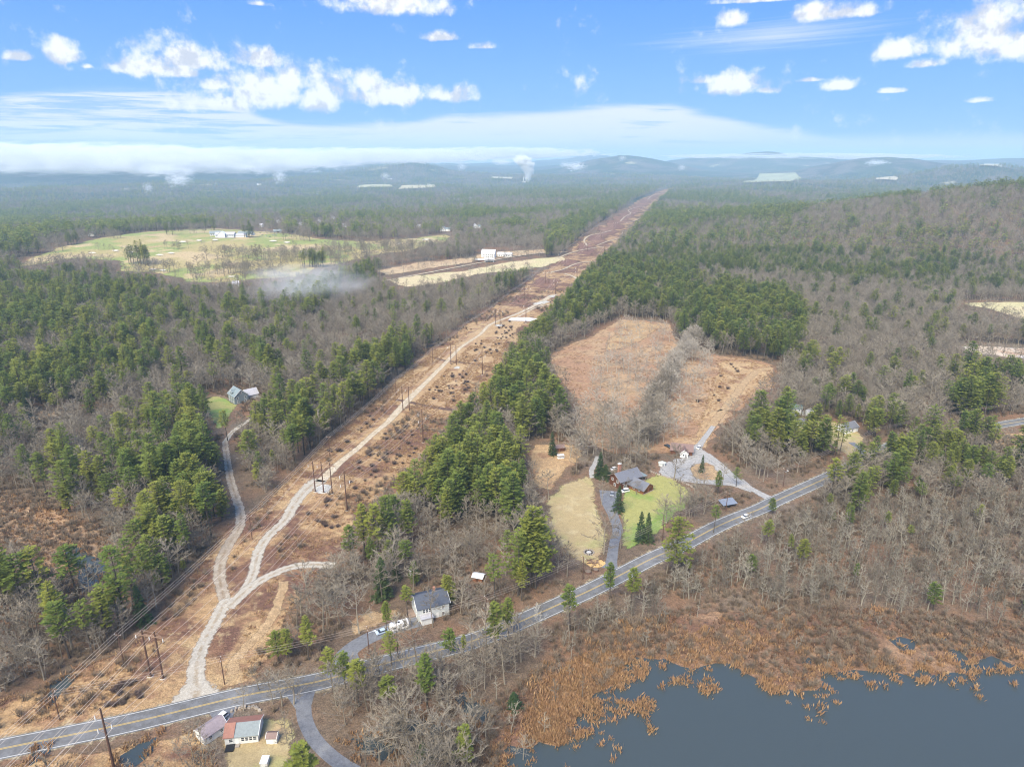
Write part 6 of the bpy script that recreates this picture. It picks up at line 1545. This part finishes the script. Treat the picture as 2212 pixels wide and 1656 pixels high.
# ------------------------------------------------------------------ vehicles
CARW = flat_mat('white_car_paint', (.80, .80, .80), .25, .02, 1, .5); CARG = flat_mat('grey_car_paint', (.30, .31, .33), .25, .02, 1, .5); CARD = flat_mat('dark_car_paint', (.04, .045, .05), .25, .02, 1, .5); CARB = flat_mat('pale_blue_car_paint', (.45, .55, .68), .25, .02, 1, .5); TYRE = flat_mat('tyre_rubber', (.02, .02, .02), .8, .05); LAMPR = flat_mat('red_lamp', (.5, .03, .02), .3, .02); LAMPW = flat_mat('clear_lamp', (.85, .85, .8), .2, .02); RIM = flat_mat('alloy_rim', (.45, .45, .46), .3, .02, metal=.6)
def vehicle(name, X, Y, ang, paint, label, prof='sedan', cat='car', pos=None):
    e = empty(name, pos or (g3(X, Y) + Vector((0, 0, .05))), ang); tag(e, label, cat)
    L, Wd = (4.6, 1.8) if prof != 'suv' else (4.7, 1.9)
    h1 = .95 if prof == 'sedan' else 1.05
    side = [(-L / 2, .35), (-L / 2 + .05, .8), (-L / 2 + .5, h1 - .02), (-.6, h1), (L / 2 - .25, h1 - .02), (L / 2, .75), (L / 2, .35)]
    def ext(mb, prof_, hw, taper=1.0):
        n = len(prof_); o = len(mb.v)
        mb.v += [(x, -hw * (taper if i in () else 1), z) for i, (x, z) in enumerate(prof_)] + [(x, hw, z) for x, z in prof_]
        mb.f += [tuple(range(o, o + n)), tuple(reversed(range(o + n, o + 2 * n)))] + [(o + (i + 1) % n, o + i, o + n + i, o + n + (i + 1) % n) for i in range(n)]
    m = MBld(); ext(m, side, Wd / 2); b = m.obj('body', paint, e)
    zt = 1.42 if prof == 'sedan' else 1.72; xb = (-1.45, -.75, .95, 1.75) if prof == 'sedan' else (-1.3, -.75, 1.75, 2.15)
    if prof == 'pickup': xb = (-1.3, -.6, .5, .75)
    m = MBld(); o = [(xb[0], h1, 1), (xb[1], zt - .05, .82), (xb[2], zt - .05, .82), (xb[3], h1, 1)]
    m.v = [(x, -Wd / 2 * t_, z) for x, z, t_ in o] + [(x, Wd / 2 * t_, z) for x, z, t_ in o]; m.f = [(0, 1, 2, 3), (7, 6, 5, 4), (1, 0, 4, 5), (2, 1, 5, 6), (3, 2, 6, 7)]; m.obj('windows', GLASS, e)
    boxpart(e, 'roof', xb[1] - .05, -Wd / 2 * .83, zt - .05, xb[2] + .05, Wd / 2 * .83, zt + .02, paint)
    for x in (-1.45, 1.4):
        for y in (-Wd / 2 + .02, Wd / 2 - .24):
            m = MBld(); m.tube((x, y, .33), (x, y + .22, .33), .33, .33, 12); m.f += [tuple(range(11, -1, -1)), tuple(range(12, 24))]; wo_ = m.obj('wheel', TYRE, e)
            yy = y - .012 if y < 0 else y + .222; m = MBld(); m.prism([(x + .18 * math.cos(a), .18 * math.sin(a)) for a in np.linspace(0, 6.283, 9)[:-1]], 0, .01); m.v = [(vx, yy + vz, .33 + vy) for vx, vy, vz in m.v]; m.obj('rim', RIM, wo_)
    for y in (-.62, .62): boxpart(e, 'headlight', -L / 2 - .02, y - .18, .58, -L / 2 + .06, y + .18, .74, LAMPW); boxpart(e, 'tail_light', L / 2 - .06, y - .18, .62, L / 2 + .02, y + .18, .78, LAMPR)
    return e
tr_ = math.radians
vehicle('white_sedan', 1612, 1118, tr_(205), CARW, 'white car driving on the asphalt road near the utility poles')
c_ = bpy.data.objects['white_sedan']; i = int(np.argmin(np.hypot(*(main_cl - np.array(c_.location[:2])).T))); tt = t[i]; c_.location = (main_cl[i][0] + tt[1] * 1.9, main_cl[i][1] - tt[0] * 1.9, .09); c_.rotation_euler = (0, 0, math.atan2(tt[1], tt[0]))
vehicle('white_suv', 477, 1554, tr_(62), CARW, 'white SUV parked nose to the white garage on the short driveway', 'suv')
vehicle('pale_car', 826, 1366, tr_(30), CARB, 'pale blue and white car parked on the driveway behind the camper')
vehicle('white_pickup', 1350, 1062, tr_(25), CARW, 'white SUV parked on the asphalt pad in front of the log house', 'suv')
vehicle('silver_car', 1322, 1068, tr_(80), CARG, 'grey car parked on the left of the log house driveway pad')
vehicle('small_white_car', 1326, 1014, tr_(35), CARW, 'white car parked behind the left end of the log house')
vehicle('yard_car', 1510, 968, tr_(50), CARW, 'white car standing where the gravel yard meets the tan lane')
vehicle('dark_car', 1442, 965, tr_(120), CARD, 'dark car left of the brown garage')
e = bld('camper_trailer', 863, 1357, 24, 'white camper trailer with dark windows parked beside the pale house', 'camper')
m = MBld(); pr = [(-3.4, .5), (-3.7, 1.2), (-3.3, 2.4), (-2.8, 2.75), (3.2, 2.75), (3.4, 2.5), (3.4, .5)]; n_ = len(pr)
m.v = [(x, -1.2, z) for x, z in pr] + [(x, 1.2, z) for x, z in pr]; m.f = [tuple(range(n_)), tuple(reversed(range(n_, 2 * n_)))] + [((i + 1) % n_, i, n_ + i, n_ + (i + 1) % n_) for i in range(n_)]
m.obj('body', CARW, e)
boxpart(e, 'roof_vent', -.5, -.35, 2.75, .2, .35, 2.95, BLACKM); boxpart(e, 'window', -2.6, -1.24, 1.4, -1.6, -1.19, 2.0, GLASS); boxpart(e, 'window', .9, -1.24, 1.4, 2.4, -1.19, 2.0, GLASS); boxpart(e, 'door', -.6, -1.24, .6, .1, -1.19, 2.3, PALEG); boxpart(e, 'hitch', -4.8, -.08, .45, -3.6, .08, .55, BLACKM)
for y in (-1.22, 1.0): m = MBld(); m.tube((.4, y, .33), (.4, y + .22, .33), .33, .33, 10); m.f += [tuple(range(9, -1, -1)), tuple(range(10, 20))]; m.obj('wheel', TYRE, e)
k_ = 0
for (X, Y) in [(548,502),(556,500),(562,504),(570,501),(577,505),(585,503),(590,508),(598,506),(567,509),(575,511),(552,507),(583,512)]:
    e = vehicle('parked_car', X, Y, tr_(20 + (k_ * 37) % 90), [CARW, CARG, CARD][k_ % 3], ['white', 'grey', 'dark'][k_ % 3] + ' car on the clubhouse parking lot ' + ['at its left end', 'in the back row, left', 'in the middle row, left', 'in the back row, middle', 'in the middle row, centre', 'in the back row, right', 'in the middle row, right', 'at its right end', 'in the front row, left', 'in the front row, middle', 'near the clubhouse wall', 'in the front row, right'][k_]); e['group'] = 'cars on the clubhouse lot'; k_ += 1

# ------------------------------------------------------------------ yard things
e = bld('fire_pit', 1272, 1193, 0, 'round stone fire pit on the faded lawn', 'fire pit')
m = MBld(); m.prism([(2.3 * math.cos(a), 2.3 * math.sin(a)) for a in np.linspace(0, 6.283, 17)[:-1]], .02, .08); m.obj('ash_bed', flat_mat('ash', (.05, .045, .04), .95), e)
for k in range(14):
    a = k / 14 * 6.283; st_ = MBld(); r_ = random.Random(k)
    st_.prism([(2.1 * math.cos(a) + .42 * math.cos(b) * r_.uniform(.7, 1.1), 2.1 * math.sin(a) + .42 * math.sin(b) * r_.uniform(.7, 1.1)) for b in np.linspace(0, 6.283, 7)[:-1]], 0, r_.uniform(.35, .55)); st_.obj('stone', STONE, e)
m = MBld(); m.prism([(1.1 * math.cos(a), .9 * math.sin(a)) for a in np.linspace(0, 6.283, 9)[:-1]], .08, .35); m.obj('pale_slab', flat_mat('pale_ash', (.55, .53, .5), .9), e)
e = bld('burn_pile', 1287, 1217, 0, 'heap of dead branches and sawdust beside the driveway mouth', 'brush pile')
r_ = random.Random(5)
m = MBld(); m.prism([(4.2 * math.cos(a) * r_.uniform(.8, 1.1), 3.2 * math.sin(a) * r_.uniform(.8, 1.1)) for a in np.linspace(0, 6.283, 15)[:-1]], .0, .12); m.obj('sawdust', flat_mat('sawdust', (.62, .42, .18), .95, .25, 1.5), e)
for k in range(26):
    a = r_.uniform(0, 3.14); p = Vector((r_.uniform(-3, 3), r_.uniform(-2.5, 2.5), r_.uniform(.15, .7))); d = Vector((math.cos(a), math.sin(a), r_.uniform(-.15, .25))) * r_.uniform(1, 2.2)
    m = MBld(); m.tube(p - d, p + d, r_.uniform(.08, .2), .05, 5); m.obj('log', WOODL if k % 3 else WOODP, e)
for X, Y, s_, lb in [(1270,1236,1.6,'dark round stump at the lower edge of the brush heap'), (1287,1232,1.3,'dark round stump right of the lower stump by the brush heap')]:
    e = bld('tree_stump', X, Y, 0, lb, 'stump'); m = MBld(); m.tube((0, 0, -.1), (0, 0, .7), s_, s_ * .8, 10); m.obj('side', WOODP, e); m = MBld(); m.prism([(s_ * .78 * math.cos(a), s_ * .78 * math.sin(a)) for a in np.linspace(0, 6.283, 11)[:-1]], .69, .74); m.obj('cut_face', flat_mat('cut_wood', (.2, .15, .11), .9), e)
def stone_wall(line, label, hh=.7, step=1.25):
    cl = catmull([P(*q)[:2] for q in line], 8); L_ = np.r_[0, np.cumsum(np.hypot(*np.diff(cl, axis=0).T))]
    e = empty('stone_wall', (cl[0][0], cl[0][1], 0)); tag(e, label, 'stone wall')
    r_ = random.Random(len(line)); pr_ = []
    for v in range(5):
        m = MBld(); k = 7
        m.v = [(.75 * math.cos(a) * r_.uniform(.75, 1.1), .5 * math.sin(a) * r_.uniform(.75, 1.1), 0) for a in np.linspace(0, 6.283, k + 1)[:-1]]
        m.v += [(x * .75, y * .75, hh * r_.uniform(.75, 1.2)) for x, y, z in m.v]; m.f = [tuple(range(k, 2 * k))] + [(i, (i + 1) % k, k + (i + 1) % k, k + i) for i in range(k)]
        pr_.append(m.mesh('stone', STONE))
    n = 0
    for s in np.arange(0, L_[-1], step):
        if n >= 110: break
        x = np.interp(s, L_, cl[:, 0]); y = np.interp(s, L_, cl[:, 1])
        o = bpy.data.objects.new('stone', pr_[n % 5]); o.location = (x - cl[0][0] + r_.uniform(-.2, .2), y - cl[0][1] + r_.uniform(-.2, .2), 0); o.rotation_euler = (0, 0, r_.uniform(0, 6)); link(o, e); n += 1
stone_wall([(1404,1018),(1425,1026),(1450,1034),(1480,1044),(1502,1056)], 'low field-stone wall between the green lawn and the gravel yard')
stone_wall([(1365,974),(1385,984),(1402,996)], 'short field-stone wall behind the log house in rust litter')
stone_wall([(560,1534),(552,1528),(530,1527),(508,1532),(500,1536)], 'low pale stone edging between the road and the cottage', .6, 1.0)
# pale tarpaulin, pads
e = bld('white_tarpaulin', 1128, 690, 0, 'white sheet lying on dry grass in the corridor', 'tarpaulin')
m = MBld(); m.v = [(-15, -6, .3), (9, -9, .4), (16, 2, .3), (4, 7, .6), (-12, 5, .4)]; m.v += [(x, y, z + .15) for x, y, z in m.v]; m.f = [(4, 3, 2, 1, 0), (5, 6, 7, 8, 9)] + [(i, (i + 1) % 5, 5 + (i + 1) % 5, 5 + i) for i in range(5)]
m.obj('sheet', flat_mat('white_sheet', (.82, .82, .84), .6, .06, .3), e)
padm = ground_mat('pale_pad', (.47, .45, .40), [((.45, .41, .34), .4, .5, .7, .6)], feather=True, fscale=.5, fspread=.25)
sheet('gravel_pad', [(862,896),(874,889),(889,890),(887,897),(868,899)], padm, .058, feather=2, seed=70, label='pale gravel pad at the feet of the H-frame by the ditch')
sheet('gravel_pad', [(970,796),(984,787),(998,790),(996,798),(978,799)], padm, .058, feather=2, seed=71, label='pale gravel pad under the H-frame past the ditch')
sheet('gravel_pad', [(668,1056),(700,1040),(722,1045),(720,1066),(690,1070)], padm, .058, feather=2, seed=72, label='pale gravel pad around the three-pole structure')
sheet('gravel_pad', [(1140,655),(1175,648),(1195,652),(1170,660),(1145,660)], padm, .058, feather=3, seed=73, label='pale gravel pad at the start of the red-brown brush')
sheet('gravel_pad', [(1172,637),(1200,634),(1204,642),(1185,648)], padm, .058, feather=3, seed=74, label='pale gravel clearing at the pine corner')
sheet('gravel_pad', [(1060,700),(1090,697),(1095,704),(1070,708)], padm, .058, feather=3, seed=75, label='pale gravel pad under the H-frame near the white sheet')
# drainage line crossing the corridor, dark with brush
dk = ground_mat('dark_ditch', (.115, .070, .055), [((.2, .13, .09), .4, .5, .7, .7)], feather=True, fscale=.4, fspread=.5)
ribbon('ditch', [(818,858),(850,862),(884,868),(930,878),(980,886)], 6, dk, .034, 'dark brushy ditch crossing the corridor beside the H-frame', feather=True)
ribbon('ditch', [(930,770),(958,778),(1000,783),(1045,790),(1078,798)], 5, dk, .034, 'dark brushy ditch crossing farther up the corridor', feather=True)
ribbon('ditch', [(1100,655),(1130,660),(1155,661)], 6, dk, .034, 'dark strip crossing at the start of the red-brown brush', feather=True)

# shrubs in the corridor and clearings
zones = [([(905,838),(1005,790),(1020,835),(960,900),(890,870)], 34), ([(1000,770),(1060,705),(1110,700),(1110,730),(1070,800)], 30), ([(1080,690),(1120,680),(1105,730),(1080,735)], 14), ([(740,1000),(830,930),(950,910),(900,980),(820,1040),(770,1080)], 46), ([(620,1100),(740,1050),(770,1100),(700,1180)], 12), ([(820,880),(860,875),(740,985),(700,980)], 16), ([(1480,900),(1560,780),(1650,800),(1560,890)], 12), ([(250,1480),(400,1400),(410,1440),(330,1540),(200,1540)], 14)]
sh = []
for poly, n in zones:
    w_ = np.array([P(*q)[:2] for q in poly]); lo, hi = w_.min(0), w_.max(0); c = 0
    while c < n:
        q = lo + RNG.random(2) * (hi - lo)
        if pip(np.array([q[0]]), np.array([q[1]]), w_)[0] and not on_road(np.array([q[0]]), np.array([q[1]]), 1.0)[0]:
            sh.append((q[0], q[1], 0, float(RNG.uniform(.8, 2.5)))); c += 1
DARKB = bark_mat('dark_shrub_twigs', (.115, .075, .062), (.19, .14, .115))
SM = [make_brush(R1, 2.2, 90, .05).mesh('shrub', DARKB) for _ in range(4)]
ls = describe(sh, 'shrub', lambda t_, i: ['low', 'rounded', 'ragged', 'wide'][i % 4] + ' dark')
for i, s_ in enumerate(sh):
    o = link(bpy.data.objects.new('shrub', SM[i % 4])); o.location = s_[:3]; k = s_[3] / 2.2; o.scale = (k * 1.5, k * 1.5, k); o.rotation_euler = (0, 0, i * 1.3)
    tag(o, ls[i][0], 'shrub', 'dark shrubs near ' + ls[i][1])

# ------------------------------------------------------------------ mist, steam, low cloud and haze
def vol_mat(name, dens, col=(1, 1, 1), noise=None, aniso=0.0, step=None):
    m = bpy.data.materials.new(name); m.use_nodes = True
    N = NT(m.node_tree)
    for n in list(N.n): N.n.remove(n)
    pv_ = N.new('ShaderNodeVolumePrincipled'); out = N.new('ShaderNodeOutputMaterial')
    pv_.inputs['Color'].default_value = (*col, 1); pv_.inputs['Anisotropy'].default_value = aniso
    pv_.inputs['Density'].default_value = dens
    if noise:
        sc_, lo, hi, shape, stretch = noise[:5]; fall = noise[5] if len(noise) > 5 else .55
        tc_ = N.new('ShaderNodeTexCoord')
        g = N.vec('MULTIPLY', tc_.outputs['Object'], stretch)
        f = N.noise(g, sc_, 4, .62, .4)
        # densest in the middle, thinning to nothing at the outside
        r_ = N.vec('LENGTH', tc_.outputs['Object'])
        f = N.math('ADD', f, N.math('MULTIPLY', N.math('SUBTRACT', shape, r_), fall))
        N.l.new(N.math('MULTIPLY', N.math('MULTIPLY', N.ramp(f, lo, hi), N.ramp(r_, 1.0, .7)), dens), pv_.inputs['Density'])
    N.l.new(pv_.outputs[0], out.inputs['Volume'])
    return m
def puff(name, c, radii, mat, label, cat=None, kind='stuff'):
    bpyico = icos(2)
    o = mesh_obj(name, bpyico[0], bpyico[1], mat); o.location = c; o.scale = radii
    tag(o, label, cat, kind=kind); return o
def icos(sub):
    import bmesh
    bm = bmesh.new(); bmesh.ops.create_icosphere(bm, subdivisions=sub, radius=1.0)
    v = [tuple(x.co) for x in bm.verts]; f = [tuple(q.index for q in p.verts) for p in bm.faces]; bm.free(); return v, f
MISTM = vol_mat('ground_mist', .011, (1, 1, 1), (2.2, .38, .95, .72, (1, 1, 1)))
x, y, z = P(668, 652)
puff('mist', (x, y, 22), (92, 135, 24), MISTM, 'patch of pale mist drifting over the left woods', 'mist')
x, y, z = P(610, 625); puff('mist', (x, y, 24), (70, 60, 14), vol_mat('thin_mist', .008, (1, 1, 1), (1.8, .5, .85, .72, (1, 1, 1))), 'thin veil of mist left of the main patch', 'mist')
STEAM = vol_mat('steam', .05, (1, 1, 1), (2.2, .42, .62, .72, (1, 1, 1)))
def at_dist(X, Y, dist):
    d = dir_of(X, Y); k = dist / math.hypot(d.x, d.y); return Vector((d.x * k, d.y * k, CAMZ + d.z * k))
# the plume: widening puffs above the stack
pb = Vector(P(1135, 394)); pd = math.hypot(pb.x, pb.y)
for i, (X, Y, w_, h_) in enumerate([(1140,383,9,12),(1142,370,14,13),(1138,357,20,15),(1128,346,24,13)]):
    c = at_dist(X, Y, pd); k = pd / FPX
    puff('steam_plume', c, (w_ * k, w_ * k, h_ * k), STEAM, ['narrow foot of the white steam plume above the power plant', 'lower puff of the white steam plume', 'wide middle puff of the white steam plume', 'frayed top of the white steam plume'][i], 'steam')
WISP = vol_mat('low_cloud', .022, (1, 1, 1), (4.0, .44, .64, .50, (1, .7, 1.3), .34))
wis = [(385,388,34,20,5200,'rising wisp'),(405,372,24,14,5400,'small wisp above another'),(350,368,60,16,6200,'broad wisp'),(604,380,20,22,5600,'upright wisp'),(560,372,16,10,6000,'tiny round puff'),(530,362,36,9,6400,'flat puff'),(998,360,14,12,6500,'small round puff'),(1245,360,28,14,6800,'ragged puff'),(1222,356,18,8,6900,'little puff'),(1345,342,12,8,8200,'tiny distant puff'),(1473,362,12,9,6500,'tiny puff by the corridor axis'),(1895,352,30,8,7800,'faint streak'),(320,405,14,14,4600,'faint upright wisp'),(832,380,14,10,5200,'faint puff'),(1085,350,30,9,8000,'small flat puff'),(660,356,30,8,7200,'flat puff right of the upright wisp')]
for i, (X, Y, w_, h_, ds, lb) in enumerate(wis):
    k = ds / FPX; puff('mist', at_dist(X, Y, ds), (w_ * k, w_ * k * .8, h_ * k), WISP, f'{lb} of low cloud in the valley, {["left", "centre", "right"][min(2, int(X / 740))]} distance, number {i + 1} of the row'.replace(f', number {i + 1} of the row', ''), 'mist')
BANK = vol_mat('cloud_bank', .012, (1, 1, 1), (2.4, .42, .60, .62, (5.0, 1.2, 1.3), .42))
for i, (X, Y, w_, h_, ds, lb) in enumerate([(130,344,460,32,7600,'low white cloud bank lying on the left hills'),(470,348,320,30,8200,'low white cloud bank on the hills left of centre'),(800,338,340,20,9000,'low white cloud bank thinning over the central hills'),(1080,331,260,14,10500,'thin end of the low cloud bank beside the mountain'), (1750,338,330,7,11500,'faint thin cloud streak on the far right ridges')]):
    k = ds / FPX; puff('cloud_bank', at_dist(X, Y, ds), (w_ * k, 1100, h_ * k), BANK, lb, 'low cloud')
# the air itself
hz = MBld(); hz.box(-24500, -24500, -140, 24500, 24500, 470); hzo = hz.obj('haze', vol_mat('haze_air', 1.02e-4, (.53, .78, .97)))
tag(hzo, 'thin blue haze filling the air over the whole valley', kind='stuff')
